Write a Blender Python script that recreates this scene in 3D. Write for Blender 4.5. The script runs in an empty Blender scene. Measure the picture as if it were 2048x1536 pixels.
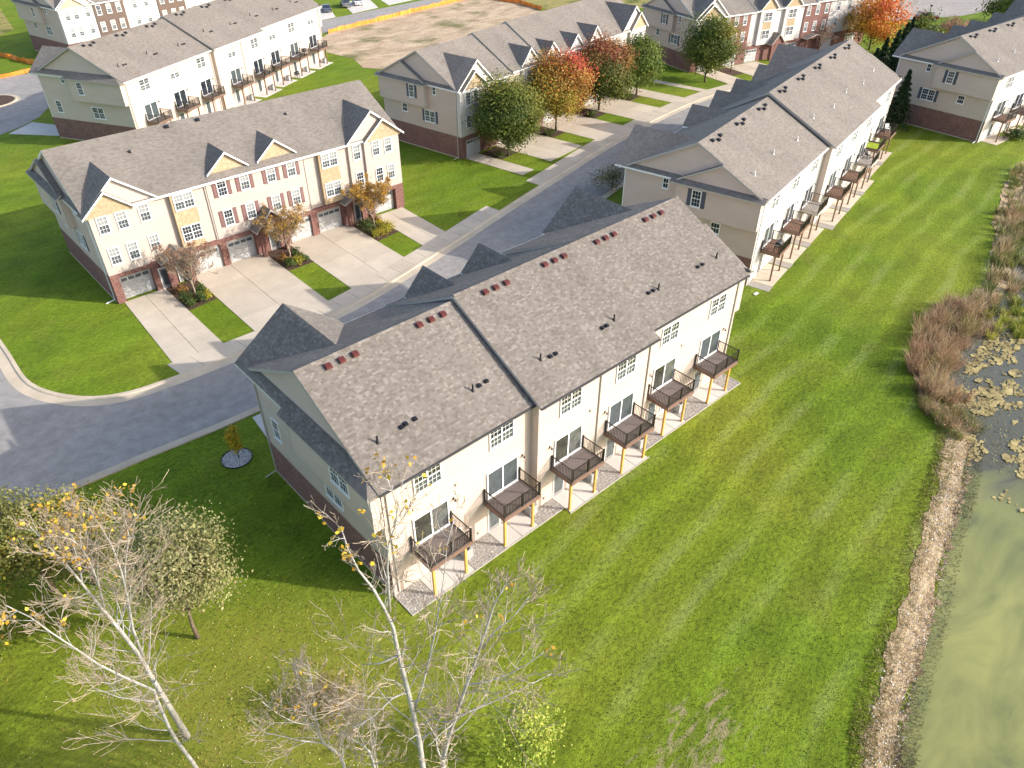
import bpy, bmesh, math, random
import numpy as np
from mathutils import Vector, Matrix
from mathutils.geometry import tessellate_polygon

R = math.radians
random.seed(7)
rng = np.random.default_rng(11)
SC = bpy.context.scene
COL = SC.collection

# ------------------------------------------------------------------ camera, sky, sun, exposure
cam_d = bpy.data.cameras.new("camera")
cam = bpy.data.objects.new("camera", cam_d)
COL.objects.link(cam)
cam.location = (-12.93, -24.10, 35.36)
cam.rotation_euler = (R(90 - 37.25), 0, R(47.64 - 90))
cam_d.sensor_width = 36.0
cam_d.lens = 26.155
cam_d.clip_end = 3000
SC.camera = cam

SUN_AZ = 129.5        # direction in which shadows fall
SUN_EL = 24.8
world = bpy.data.worlds.new("World")
SC.world = world
world.use_nodes = True
wn = world.node_tree
sky = wn.nodes.new("ShaderNodeTexSky")
sky.sky_type = 'NISHITA'
sky.sun_disc = False
sky.sun_elevation = R(SUN_EL)
sky.sun_rotation = R(270 - SUN_AZ)
sky.air_density = 1.0
sky.dust_density = 2.5
wn.nodes["Background"].inputs[1].default_value = 0.15
wn.links.new(sky.outputs[0], wn.nodes["Background"].inputs[0])

sun_d = bpy.data.lights.new("sun", 'SUN')
sun_d.energy = 2.8
sun_d.angle = R(0.53)
sun_d.color = (1.0, 0.94, 0.865)
sun = bpy.data.objects.new("sun", sun_d)
COL.objects.link(sun)
sd = Vector((math.cos(R(SUN_AZ)) * math.cos(R(SUN_EL)), math.sin(R(SUN_AZ)) * math.cos(R(SUN_EL)), -math.sin(R(SUN_EL))))
sun.rotation_euler = sd.to_track_quat('-Z', 'Y').to_euler()

SC.view_settings.view_transform = 'Standard'
SC.view_settings.look = 'None'
SC.view_settings.gamma = 1
SC.view_settings.use_curve_mapping = False
SC.view_settings.exposure = 1.12
SC.render.resolution_x, SC.render.resolution_y = 1024, 768


# ------------------------------------------------------------------ node helpers
class NT:
    def __init__(self, name):
        self.m = bpy.data.materials.new(name)
        self.m.use_nodes = True
        self.t = self.m.node_tree
        self.b = self.t.nodes["Principled BSDF"]

    def n(self, typ, **kw):
        nd = self.t.nodes.new("ShaderNode" + typ)
        for k, v in kw.items():
            if k.startswith("i_"):
                nd.inputs[k[2:].replace("_", " ")].default_value = v
            else:
                setattr(nd, k, v)
        return nd

    def l(self, a, b):
        self.t.links.new(a, b)

    def coords(self, kind="Object"):
        return self.n("TexCoord").outputs[kind]

    def mapped(self, src, scale=(1, 1, 1), rot=(0, 0, 0)):
        m = self.n("Mapping")
        m.inputs["Scale"].default_value = scale
        m.inputs["Rotation"].default_value = rot
        self.l(src, m.inputs["Vector"])
        return m.outputs[0]

    def noise(self, vec, scale, detail=3, rough=0.6, dist=0.0):
        nd = self.n("TexNoise")
        nd.inputs["Scale"].default_value = scale
        nd.inputs["Detail"].default_value = detail
        nd.inputs["Roughness"].default_value = rough
        nd.inputs["Distortion"].default_value = dist
        if vec is not None:
            self.l(vec, nd.inputs["Vector"])
        return nd.outputs["Fac"]

    def ramp(self, fac, stops):
        nd = self.n("ValToRGB")
        els = nd.color_ramp.elements
        while len(els) < len(stops):
            els.new(0.5)
        for e, (p, c) in zip(els, stops):
            e.position = p
            e.color = (c[0], c[1], c[2], 1) if not isinstance(c, (int, float)) else (c, c, c, 1)
        self.l(fac, nd.inputs[0])
        return nd.outputs[0]

    def mix(self, fac, a, b, mode='MIX'):
        nd = self.n("Mix", data_type='RGBA', blend_type=mode)
        for s, v in ((0, fac), (6, a), (7, b)):
            if isinstance(v, (int, float)):
                nd.inputs[s].default_value = v
            elif isinstance(v, tuple):
                nd.inputs[s].default_value = (v[0], v[1], v[2], 1)
            else:
                self.l(v, nd.inputs[s])
        return nd.outputs[2]

    def math(self, op, a, b=None, clamp=False):
        nd = self.n("Math", operation=op, use_clamp=clamp)
        for s, v in ((0, a), (1, b)):
            if v is None:
                continue
            if isinstance(v, (int, float)):
                nd.inputs[s].default_value = v
            else:
                self.l(v, nd.inputs[s])
        return nd.outputs[0]

    def bump(self, h, strength, dist):
        nd = self.n("Bump")
        nd.inputs["Strength"].default_value = strength
        nd.inputs["Distance"].default_value = dist
        self.l(h, nd.inputs["Height"])
        self.l(nd.outputs[0], self.b.inputs["Normal"])

    def col(self, c):
        if isinstance(c, tuple):
            self.b.inputs["Base Color"].default_value = (c[0], c[1], c[2], 1)
        else:
            self.l(c, self.b.inputs["Base Color"])

    def rough(self, r):
        if isinstance(r, (int, float)):
            self.b.inputs["Roughness"].default_value = r
        else:
            self.l(r, self.b.inputs["Roughness"])

    def spec(self, s):
        self.b.inputs["Specular IOR Level"].default_value = s


def scl(c, k):
    return tuple(min(1, x * k) for x in c)


def plain(name, c, rough=0.6, var=0.12, scale=3.0, metal=0.0, spec=0.4):
    t = NT(name)
    f = t.noise(t.coords(), scale, 4)
    t.col(t.ramp(f, [(0.3, scl(c, 1 - var)), (0.7, scl(c, 1 + var))]))
    t.rough(rough)
    t.spec(spec)
    t.b.inputs["Metallic"].default_value = metal
    return t.m


def siding(name, c, lap=0.13):
    t = NT(name)
    uv = t.coords("UV")
    sep = t.n("SeparateXYZ")
    t.l(uv, sep.inputs[0])
    fr = t.math('FRACT', t.math('DIVIDE', sep.outputs[1], lap))
    edge = t.ramp(fr, [(0.0, 0.70), (0.10, 1.0), (1.0, 1.0)])
    n1 = t.noise(t.mapped(uv, (0.35, 0.9, 1)), 1.0, 4)
    base = t.ramp(n1, [(0.3, scl(c, 0.94)), (0.7, scl(c, 1.05))])
    t.col(t.mix(1.0, base, edge, 'MULTIPLY'))
    t.rough(0.55)
    t.spec(0.3)
    t.bump(t.math('SUBTRACT', 1.0, fr), 0.6, 0.012)
    return t.m


def brick(name, c1, c2, mortar=(0.26, 0.21, 0.185)):
    t = NT(name)
    uv = t.coords("UV")
    b = t.n("TexBrick")
    b.inputs["Color1"].default_value = (*c1, 1)
    b.inputs["Color2"].default_value = (*c2, 1)
    b.inputs["Mortar"].default_value = (*mortar, 1)
    b.inputs["Scale"].default_value = 1.0
    b.inputs["Mortar Size"].default_value = 0.007
    b.inputs["Brick Width"].default_value = 0.215
    b.inputs["Row Height"].default_value = 0.075
    b.inputs["Bias"].default_value = -0.1
    t.l(uv, b.inputs["Vector"])
    n1 = t.noise(uv, 7.0, 2)
    v = t.ramp(n1, [(0.3, 0.55), (0.7, 1.45)])
    n2 = t.noise(uv, 0.8, 3)
    v2 = t.ramp(n2, [(0.3, 0.85), (0.7, 1.15)])
    t.col(t.mix(1.0, t.mix(1.0, b.outputs[0], v, 'MULTIPLY'), v2, 'MULTIPLY'))
    t.rough(0.85)
    t.bump(b.outputs["Fac"], -0.5, 0.008)
    return t.m


def shingle_tex(name, cols, rowh=0.145, w=0.30):
    t = NT(name)
    uv = t.coords("UV")
    b = t.n("TexBrick")
    b.inputs["Color1"].default_value = (0, 0, 0, 1)
    b.inputs["Color2"].default_value = (1, 1, 1, 1)
    b.inputs["Mortar"].default_value = (0.1, 0.1, 0.1, 1)
    b.inputs["Scale"].default_value = 1.0
    b.inputs["Mortar Size"].default_value = 0.006
    b.inputs["Brick Width"].default_value = w
    b.inputs["Row Height"].default_value = rowh
    t.l(uv, b.inputs["Vector"])
    f = b.outputs[0]
    n1 = t.noise(t.mapped(uv, (1, 2, 1)), 2.2, 3)
    f2 = t.math('ADD', t.math('MULTIPLY', f, 0.55), t.math('MULTIPLY', n1, 0.5))
    base = t.ramp(f2, [(0.15, cols[0]), (0.45, cols[1]), (0.85, cols[2])])
    n2 = t.noise(t.mapped(uv, (0.25, 0.12, 1)), 1.0, 4)
    v = t.ramp(n2, [(0.3, 0.86), (0.7, 1.12)])
    t.col(t.mix(1.0, base, v, 'MULTIPLY'))
    t.rough(0.9)
    t.spec(0.25)
    sep = t.n("SeparateXYZ")
    t.l(uv, sep.inputs[0])
    fr = t.math('FRACT', t.math('DIVIDE', sep.outputs[1], rowh))
    t.bump(t.math('ADD', t.math('SUBTRACT', 1.0, fr), t.math('MULTIPLY', t.noise(uv, 40, 2), 0.4)), 0.7, 0.012)
    return t.m


def shingle_geo(name, source):
    """tab colour comes from the face attribute (field) or the object colour (single tabs)"""
    t = NT(name)
    if source == 'attribute':
        base = t.n("Attribute", attribute_name="leafcol").outputs["Color"]
    else:
        base = t.n("ObjectInfo").outputs["Color"]
    geo = t.n("NewGeometry")
    n1 = t.noise(geo.outputs["Position"], 45, 2)
    base = t.mix(1.0, base, t.ramp(n1, [(0.3, 0.85), (0.7, 1.15)]), 'MULTIPLY')
    n2 = t.noise(t.mapped(geo.outputs["Position"], (0.5, 0.14, 0.14)), 1.0, 4)
    t.col(t.mix(1.0, base, t.ramp(n2, [(0.3, 0.90), (0.7, 1.10)]), 'MULTIPLY'))
    t.rough(0.92)
    t.spec(0.2)
    return t.m


def glass(name, c, rough=0.04):
    t = NT(name)
    n1 = t.noise(t.coords("Object"), 1.3, 2)
    t.col(t.ramp(n1, [(0.35, scl(c, 0.6)), (0.65, scl(c, 1.5))]))
    t.rough(rough)
    t.spec(0.6)
    t.b.inputs["Coat Weight"].default_value = 0.3
    t.b.inputs["Coat Roughness"].default_value = 0.03
    return t.m


def attr_leaf(name, rough=0.6, trans=0.25):
    t = NT(name)
    a = t.n("Attribute", attribute_name="leafcol")
    t.col(a.outputs["Color"])
    t.rough(rough)
    t.spec(0.25)
    tr = t.n("BsdfTranslucent")
    t.l(a.outputs["Color"], tr.inputs[0])
    ms = t.n("MixShader")
    ms.inputs[0].default_value = trans
    out = t.t.nodes["Material Output"]
    t.l(t.b.outputs[0], ms.inputs[1])
    t.l(tr.outputs[0], ms.inputs[2])
    t.l(ms.outputs[0], out.inputs[0])
    return t.m


M = {}
CREAM = (0.565, 0.468, 0.402)
M['cream'] = siding('siding_cream', CREAM)
M['cream_pink'] = siding('siding_pinkish', (0.50, 0.43, 0.375))
M['taupe'] = siding('siding_taupe', (0.58, 0.465, 0.395))
M['tan'] = siding('siding_tan', (0.60, 0.49, 0.41))
M['white_siding'] = siding('siding_white', (0.60, 0.565, 0.52))
M['brown_siding'] = siding('siding_brown', (0.13, 0.09, 0.072))
M['brick'] = brick('brick_red', (0.14, 0.042, 0.032), (0.22, 0.085, 0.065))
M['brick_dark'] = brick('brick_dark', (0.165, 0.062, 0.048), (0.24, 0.105, 0.085))
M['shake'] = shingle_tex('cedar_shake', [(0.35, 0.26, 0.155), (0.42, 0.32, 0.20), (0.47, 0.375, 0.25)], 0.18, 0.16)
M['shake_tan'] = shingle_tex('tan_shake', [(0.40, 0.31, 0.20), (0.50, 0.40, 0.28), (0.56, 0.46, 0.33)], 0.18, 0.16)
ROOFC = [(0.150, 0.131, 0.113), (0.186, 0.164, 0.143), (0.228, 0.203, 0.179)]
M['roof'] = shingle_tex('roof_shingle', ROOFC)
M['shingle'] = shingle_geo('roof_tab', 'attribute')
M['shingle_single'] = shingle_geo('roof_tab_single', 'object')
TABC = np.array([(0.150, 0.131, 0.113), (0.170, 0.149, 0.130), (0.187, 0.165, 0.145), (0.200, 0.177, 0.156), (0.238, 0.212, 0.188)])
TABP = [0.16, 0.27, 0.27, 0.18, 0.12]
M['white'] = plain('white_trim', (0.80, 0.80, 0.78), 0.45, 0.03)
M['fascia'] = plain('fascia_grey', (0.42, 0.39, 0.36), 0.5, 0.05)
M['gutter_dark'] = plain('gutter_dark', (0.06, 0.06, 0.065), 0.4, 0.05)
M['gutter_tan'] = plain('gutter_tan', (0.45, 0.41, 0.36), 0.4, 0.05)
M['glass_dark'] = glass('glass_dark', (0.022, 0.028, 0.040))
M['glass_olive'] = glass('glass_olive', (0.040, 0.042, 0.032))
M['glass_grey'] = glass('glass_grey', (0.10, 0.105, 0.10), 0.10)
M['glass_blind'] = plain('glass_with_blind', (0.27, 0.285, 0.285), 0.12, 0.04, 2.0, 0, 0.6)
M['glass_haze'] = plain('glass_with_sheer', (0.070, 0.085, 0.092), 0.10, 0.25, 2.5, 0, 0.6)
M['shutter_red'] = plain('shutter_red', (0.145, 0.062, 0.056), 0.5, 0.08)
M['shutter_slate'] = plain('shutter_slate', (0.075, 0.08, 0.10), 0.5, 0.08)
M['garage'] = plain('garage_panel', (0.44, 0.44, 0.43), 0.5, 0.05)
M['door'] = plain('door_paint', (0.25, 0.24, 0.23), 0.4, 0.05)
M['black'] = plain('black_metal', (0.018, 0.014, 0.012), 0.35, 0.1, 3, 0.0, 0.5)
M['deck'] = plain('composite_deck', (0.215, 0.172, 0.150), 0.6, 0.13, 1.2)
M['deck_trim'] = plain('deck_fascia', (0.19, 0.115, 0.085), 0.6, 0.1)
M['deck_wood'] = plain('deck_stained', (0.26, 0.145, 0.095), 0.65, 0.18, 1.5)
M['deck_pale'] = plain('deck_weathered', (0.50, 0.44, 0.38), 0.7, 0.12, 1.5)
M['deck_dark'] = plain('deck_dark_brown', (0.11, 0.07, 0.05), 0.65, 0.15, 1.5)  # darkest brown of the deck boards
M['post'] = plain('treated_pine', (0.60, 0.345, 0.085), 0.65, 0.15, 2.0)
M['post_brown'] = plain('stained_post', (0.20, 0.115, 0.07), 0.65, 0.15, 2.0)
M['vent_red'] = plain('vent_maroon', (0.095, 0.024, 0.021), 0.4, 0.1)
M['vent_black'] = plain('vent_black', (0.012, 0.012, 0.016), 0.5, 0.1)
M['pipe_white'] = plain('pipe_white', (0.7, 0.7, 0.68), 0.5, 0.05)
M['ac'] = plain('ac_grey', (0.35, 0.36, 0.36), 0.5, 0.08)
M['lime'] = plain('lime_rug', (0.42, 0.55, 0.03), 0.8, 0.12)
M['orange'] = plain('orange_fabric', (0.85, 0.24, 0.03), 0.7, 0.25, 0.6)
M['stake'] = plain('wood_stake', (0.20, 0.12, 0.06), 0.8, 0.15)
M['mulch'] = plain('bark_mulch', (0.075, 0.042, 0.028), 0.95, 0.45, 9)
M['leaf'] = attr_leaf('leaf_matte')


def concrete(name, c, var=0.1):
    t = NT(name)
    co = t.coords("Object")
    n1 = t.noise(co, 0.45, 5)
    n2 = t.noise(co, 12, 3)
    base = t.ramp(n1, [(0.3, scl(c, 1 - var)), (0.7, scl(c, 1 + var))])
    oi = t.n("ObjectInfo")
    base = t.mix(1.0, base, t.ramp(oi.outputs["Random"], [(0, 0.93), (1, 1.06)]), 'MULTIPLY')
    t.col(t.mix(1.0, base, t.ramp(n2, [(0.3, 0.93), (0.7, 1.06)]), 'MULTIPLY'))
    t.rough(0.85)
    t.spec(0.3)
    t.bump(n2, 0.2, 0.01)
    return t.m


M['concrete'] = concrete('concrete_drive', (0.515, 0.44, 0.345))
M['concrete_pale'] = concrete('concrete_patio', (0.56, 0.525, 0.48))
M['kerb'] = concrete('concrete_kerb', (0.50, 0.415, 0.305), 0.14)


def asphalt():
    t = NT('asphalt')
    co = t.coords("Object")
    n1 = t.noise(t.mapped(co, (0.10, 0.28, 1), (0, 0, R(10))), 1.0, 5, 0.6, 0.6)
    n2 = t.noise(co, 1.1, 6, 0.7)
    n3 = t.noise(co, 16, 3)
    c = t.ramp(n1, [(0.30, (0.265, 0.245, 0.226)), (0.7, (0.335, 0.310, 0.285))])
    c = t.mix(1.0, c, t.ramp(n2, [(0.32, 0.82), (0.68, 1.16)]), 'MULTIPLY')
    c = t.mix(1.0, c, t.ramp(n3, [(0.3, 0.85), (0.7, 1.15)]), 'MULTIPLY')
    t.col(c)
    t.rough(0.9)
    t.spec(0.25)
    t.bump(n3, 0.5, 0.01)
    return t.m


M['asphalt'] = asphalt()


def lawn():
    t = NT('lawn_grass')
    co = t.coords("Object")
    big = t.noise(co, 0.055, 4, 0.55)
    mid = t.noise(t.mapped(co, (0.55, 1.0, 1), (0, 0, R(-50))), 0.42, 5, 0.65, 0.5)
    fine = t.noise(t.mapped(co, (0.75, 1.5, 1), (0, 0, R(-42))), 3.2, 4, 0.75)
    tiny = t.noise(t.mapped(co, (0.8, 1.5, 1), (0, 0, R(-42))), 11.0, 3, 0.75)
    # mowing lanes, running with the row of houses
    sep = t.n("SeparateXYZ")
    t.l(t.mapped(co, (1, 1, 1), (0, 0, R(-6.5))), sep.inputs[0])
    wob = t.math('MULTIPLY', t.noise(co, 0.035, 2), 5.0)
    lane = t.math('SINE', t.math('MULTIPLY', t.math('ADD', sep.outputs[1], wob), 2.3))
    lanef = t.math('MULTIPLY', t.ramp(lane, [(0.2, 0.0), (0.95, 1.0)]), t.ramp(t.noise(t.mapped(co, (0.3, 1, 1)), 0.9, 3), [(0.35, 0.35), (0.6, 1.0)]))
    lanefade = t.ramp(t.noise(co, 0.10, 2), [(0.42, 0.0), (0.60, 1.0)])
    g = t.ramp(big, [(0.32, (0.098, 0.166, 0.009)), (0.5, (0.136, 0.194, 0.012)), (0.68, (0.182, 0.214, 0.018))])
    g = t.mix(1.0, g, t.ramp(mid, [(0.28, 0.74), (0.5, 1.0), (0.75, 1.28)]), 'MULTIPLY')
    ylw = t.ramp(t.noise(co, 0.23, 5, 0.65, 0.4), [(0.55, 0.0), (0.75, 1.0)])
    g = t.mix(t.math('MULTIPLY', ylw, 0.5), g, (0.165, 0.165, 0.030))
    sepx = t.n("SeparateXYZ")
    t.l(co, sepx.inputs[0])
    east = t.ramp(t.math('MULTIPLY', t.math('ADD', sepx.outputs[0], 4.0), 0.06), [(0.0, 0.15), (0.5, 1.0)])
    south = t.ramp(t.math('MULTIPLY', t.math('SUBTRACT', sepx.outputs[1], t.math('MULTIPLY', sepx.outputs[0], 0.25)), 0.04), [(0.1, 1.0), (0.6, 0.3)])
    east = t.math('MULTIPLY', east, south)
    g = t.mix(t.math('MULTIPLY', t.math('MULTIPLY', lanef, lanefade), t.math('MULTIPLY', east, 0.45)), g, (0.205, 0.232, 0.080))
    g = t.mix(east, g, t.mix(1.0, g, t.ramp(lane, [(0.0, 0.90), (0.5, 1.0), (1.0, 1.07)]), 'MULTIPLY'))
    g = t.mix(1.0, g, t.ramp(fine, [(0.25, 0.48), (0.5, 1.0), (0.75, 1.50)]), 'MULTIPLY')
    g = t.mix(1.0, g, t.ramp(tiny, [(0.28, 0.66), (0.5, 1.0), (0.72, 1.3)]), 'MULTIPLY')
    # bare sandy scrapes near the pond corner
    sep2 = t.n("SeparateXYZ")
    t.l(co, sep2.inputs[0])
    dx = t.math('MULTIPLY', t.math('SUBTRACT', sep2.outputs[0], 5.6), 0.16)
    dy = t.math('MULTIPLY', t.math('SUBTRACT', sep2.outputs[1], -16.8), 0.33)
    d2 = t.math('ADD', t.math('MULTIPLY', dx, dx), t.math('MULTIPLY', dy, dy))
    reg = t.math('SUBTRACT', 1.0, d2, True)
    bare = t.noise(t.mapped(co, (0.5, 1.6, 1), (0, 0, R(-25))), 1.1, 6, 0.75, 0.5)
    bf = t.ramp(t.math('ADD', bare, t.math('MULTIPLY', reg, 0.205)), [(0.66, 0.0), (0.80, 1.0)])
    bf = t.math('MULTIPLY', bf, t.ramp(reg, [(0.0, 0.0), (0.15, 1.0)]))
    g = t.mix(bf, g, t.ramp(tiny, [(0.3, (0.16, 0.13, 0.06)), (0.7, (0.40, 0.32, 0.20))]))
    # dull, leaf-strewn grass under the bare trees
    dx = t.math('MULTIPLY', t.math('SUBTRACT', sep2.outputs[0], -10.5), 0.085)
    dy = t.math('MULTIPLY', t.math('SUBTRACT', sep2.outputs[1], -3.5), 0.085)
    reg2 = t.math('SUBTRACT', 1.0, t.math('ADD', t.math('MULTIPLY', dx, dx), t.math('MULTIPLY', dy, dy)), True)
    g = t.mix(t.math('MULTIPLY', reg2, t.ramp(mid, [(0.35, 0.45), (0.6, 1.0)])), g, (0.215, 0.212, 0.032))
    t.col(g)
    t.rough(0.9)
    t.spec(0.15)
    h = t.math('ADD', t.math('MULTIPLY', fine, 0.7), t.math('MULTIPLY', tiny, 0.5))
    t.bump(h, 0.9, 0.07)
    return t.m


M['lawn'] = lawn()


def dirt(name, c1, c2, green=0.35):
    t = NT(name)
    co = t.coords("Object")
    n1 = t.noise(t.mapped(co, (0.5, 1.2, 1), (0, 0, R(-35))), 0.35, 6, 0.7, 0.6)
    n2 = t.noise(co, 0.12, 4)
    n3 = t.noise(co, 2.4, 5, 0.7)
    c = t.ramp(n1, [(0.3, c1), (0.65, c2)])
    gr = t.ramp(t.math('ADD', t.math('MULTIPLY', n2, 0.7), t.math('MULTIPLY', n3, 0.3)), [(0.52, 0.0), (0.62, 1.0)])
    c = t.mix(t.math('MULTIPLY', gr, green * 2), c, (0.085, 0.11, 0.02))
    c = t.mix(1.0, c, t.ramp(n3, [(0.3, 0.7), (0.7, 1.2)]), 'MULTIPLY')
    t.col(c)
    t.rough(0.95)
    t.spec(0.15)
    t.bump(t.math('ADD', n1, t.math('MULTIPLY', n3, 0.4)), 0.9, 0.3)
    return t.m


M['dirt'] = dirt('bare_soil', (0.33, 0.235, 0.15), (0.58, 0.45, 0.31), 0.4)
M['dry_grass'] = dirt('dry_grass', (0.20, 0.19, 0.06), (0.36, 0.30, 0.11), 0.5)


def bank():
    t = NT('straw_bank')
    co = t.coords("Object")
    n1 = t.noise(co, 0.9, 6, 0.75, 0.8)
    n2 = t.noise(t.mapped(co, (1, 1.8, 1), (0, 0, R(20))), 3.5, 5, 0.8, 0.5)
    n3 = t.noise(co, 14, 3, 0.8)
    c = t.ramp(n1, [(0.30, (0.15, 0.105, 0.06)), (0.45, (0.32, 0.235, 0.14)), (0.62, (0.48, 0.38, 0.25)), (0.75, (0.30, 0.27, 0.09))])
    c = t.mix(1.0, c, t.ramp(n2, [(0.3, 0.45), (0.5, 1.0), (0.7, 1.5)]), 'MULTIPLY')
    c = t.mix(1.0, c, t.ramp(n3, [(0.3, 0.6), (0.7, 1.35)]), 'MULTIPLY')
    t.col(c)
    t.rough(0.95)
    t.spec(0.15)
    t.bump(t.math('ADD', n2, t.math('MULTIPLY', n3, 0.5)), 1.0, 0.12)
    return t.m


M['bank'] = bank()


def water():
    t = NT('pond_water')
    co = t.coords("Object")
    n1 = t.noise(t.mapped(co, (0.45, 1.0, 1), (0, 0, R(25))), 0.30, 5, 0.6, 0.9)
    n2 = t.noise(co, 0.10, 3)
    c = t.ramp(t.math('ADD', t.math('MULTIPLY', n1, 0.6), t.math('MULTIPLY', n2, 0.4)),
               [(0.36, (0.075, 0.088, 0.042)), (0.47, (0.175, 0.185, 0.060)), (0.62, (0.275, 0.275, 0.085))])
    sp = t.n("SeparateXYZ")
    t.l(co, sp.inputs[0])
    far_end = t.ramp(t.math('ADD', t.math('MULTIPLY', t.math('SUBTRACT', sp.outputs[0], 33.0), 0.12), t.math('MULTIPLY', t.math('SUBTRACT', n1, 0.5), 2.0)), [(0.0, 0.0), (0.6, 1.0)])  # water turns darker brown-olive towards the far end of the pond
    c = t.mix(far_end, c, (0.085, 0.082, 0.052))
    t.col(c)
    t.rough(0.10)
    t.spec(0.5)
    t.bump(t.math('ADD', t.noise(co, 1.6, 3), t.math('MULTIPLY', t.noise(co, 7, 2), 0.3)), 0.10, 0.03)
    return t.m


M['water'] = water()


def bark(name, c1, c2, scars):
    t = NT(name)
    co = t.coords("Object")
    n1 = t.noise(t.mapped(co, (1, 1, 6)), 2.2, 4, 0.7)
    n2 = t.noise(co, 0.8, 3)
    c = t.ramp(n1, [(0.30, scars), (0.42, c1), (0.75, c2)])
    c = t.mix(1.0, c, t.ramp(n2, [(0.3, 0.8), (0.7, 1.1)]), 'MULTIPLY')
    t.col(c)
    t.rough(0.8)
    return t.m


M['bark_white'] = bark('bark_pale', (0.37, 0.355, 0.33), (0.49, 0.47, 0.44), (0.11, 0.10, 0.085))
M['twig'] = bark('twig_tan', (0.36, 0.28, 0.20), (0.48, 0.40, 0.31), (0.26, 0.19, 0.13))
M['bark_brown'] = bark('bark_brown', (0.14, 0.10, 0.07), (0.22, 0.165, 0.12), (0.06, 0.045, 0.035))
M['twig_red'] = bark('twig_reddish', (0.22, 0.12, 0.085), (0.34, 0.22, 0.16), (0.12, 0.06, 0.045))


# ------------------------------------------------------------------ mesh helpers
def link(o, parent=None):
    COL.objects.link(o)
    if parent is not None:
        o.parent = parent
    return o


class MB:
    """collects faces and links them as one mesh object"""
    def __init__(self):
        self.v, self.f, self.m = [], [], []

    def face(self, pts, m=0):
        b = len(self.v)
        self.v += [tuple(p) for p in pts]
        self.f.append(tuple(range(b, b + len(pts))))
        self.m.append(m)

    def hexa(self, p, m=0, faces=(0, 1, 2, 3, 4, 5), mats=None):
        """p: 8 points, bottom 0-3 counter-clockwise seen from above, top 4-7"""
        b = len(self.v)
        self.v += [tuple(q) for q in p]
        F = [(3, 2, 1, 0), (4, 5, 6, 7), (0, 1, 5, 4), (1, 2, 6, 5), (2, 3, 7, 6), (3, 0, 4, 7)]
        for i in faces:
            self.f.append(tuple(b + k for k in F[i]))
            self.m.append(mats[i] if mats else m)

    def box(self, x0, x1, y0, y1, z0, z1, m=0):
        self.hexa([(x0, y0, z0), (x1, y0, z0), (x1, y1, z0), (x0, y1, z0), (x0, y0, z1), (x1, y0, z1), (x1, y1, z1), (x0, y1, z1)], m)

    def prism(self, poly, axis, a, b, m=0, mats=None, ends=None):
        """poly: list of 2d points; axis 'x': (y,z) extruded along x; axis 'y': (x,z) extruded along y"""
        n = len(poly)
        P = (lambda q, t: (t, q[0], q[1])) if axis == 'x' else (lambda q, t: (q[0], t, q[1]))
        i0 = len(self.v)
        self.v += [P(q, a) for q in poly] + [P(q, b) for q in poly]
        area = sum(poly[i][0] * poly[(i + 1) % n][1] - poly[(i + 1) % n][0] * poly[i][1] for i in range(n))
        flip = (area > 0) == (axis == 'y')
        if b < a:
            flip = not flip
        def add(idx, mm):
            if flip:
                idx = idx[::-1]
            self.f.append(tuple(i0 + k for k in idx))
            self.m.append(mm)
        e = m if ends is None else ends
        add(tuple(range(n))[::-1], e)
        add(tuple(range(n, 2 * n)), e)
        for i in range(n):
            j = (i + 1) % n
            add((i, j, n + j, n + i), mats[i] if mats else m)

    def tube(self, pts, radii, sides=6, m=0, cap=True):
        pts = [Vector(p) for p in pts]
        i0 = len(self.v)
        n = len(pts)
        for i, p in enumerate(pts):
            d = (pts[min(i + 1, n - 1)] - pts[max(i - 1, 0)])
            if d.length < 1e-6:
                d = Vector((0, 0, 1))
            d.normalize()
            a = d.cross(Vector((0.31, 0.9, 0.13)))
            a.normalize()
            b = d.cross(a)
            for k in range(sides):
                t = 2 * math.pi * k / sides
                q = p + (a * math.cos(t) + b * math.sin(t)) * radii[i]
                self.v.append((q.x, q.y, q.z))
        for i in range(n - 1):
            for k in range(sides):
                k2 = (k + 1) % sides
                self.f.append((i0 + i * sides + k, i0 + i * sides + k2, i0 + (i + 1) * sides + k2, i0 + (i + 1) * sides + k))
                self.m.append(m)
        if cap and sides > 2:
            self.f.append(tuple(i0 + (n - 1) * sides + k for k in range(sides)))
            self.m.append(m)
            self.f.append(tuple(i0 + k for k in range(sides))[::-1])
            self.m.append(m)

    def mesh(self, name, mats, uv=True):
        me = bpy.data.meshes.new(name)
        me.from_pydata(self.v, [], self.f)
        for k in mats:
            me.materials.append(M[k])
        if len(mats) > 1:
            me.polygons.foreach_set("material_index", self.m)
        if uv:
            lay = me.uv_layers.new(name="UVMap")
            buf = []
            for p in me.polygons:
                n = p.normal
                h = math.hypot(n.x, n.y)
                if h < 0.02:
                    for vi in p.vertices:
                        c = me.vertices[vi].co
                        buf += (c.x, c.y)
                else:
                    ux, uy = -n.y / h, n.x / h
                    vx, vy, vz = -n.z * n.x / h, -n.z * n.y / h, h
                    for vi in p.vertices:
                        c = me.vertices[vi].co
                        buf += (c.x * ux + c.y * uy, c.x * vx + c.y * vy + c.z * vz)
            lay.data.foreach_set("uv", buf)
        me.update()
        return me

    def build(self, name, mats, parent=None, uv=True, smooth=False):
        if isinstance(mats, str):
            mats = [mats]
        me = self.mesh(name, mats, uv)
        if smooth:
            me.polygons.foreach_set("use_smooth", [True] * len(me.polygons))
        return link(bpy.data.objects.new(name, me), parent)


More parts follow.
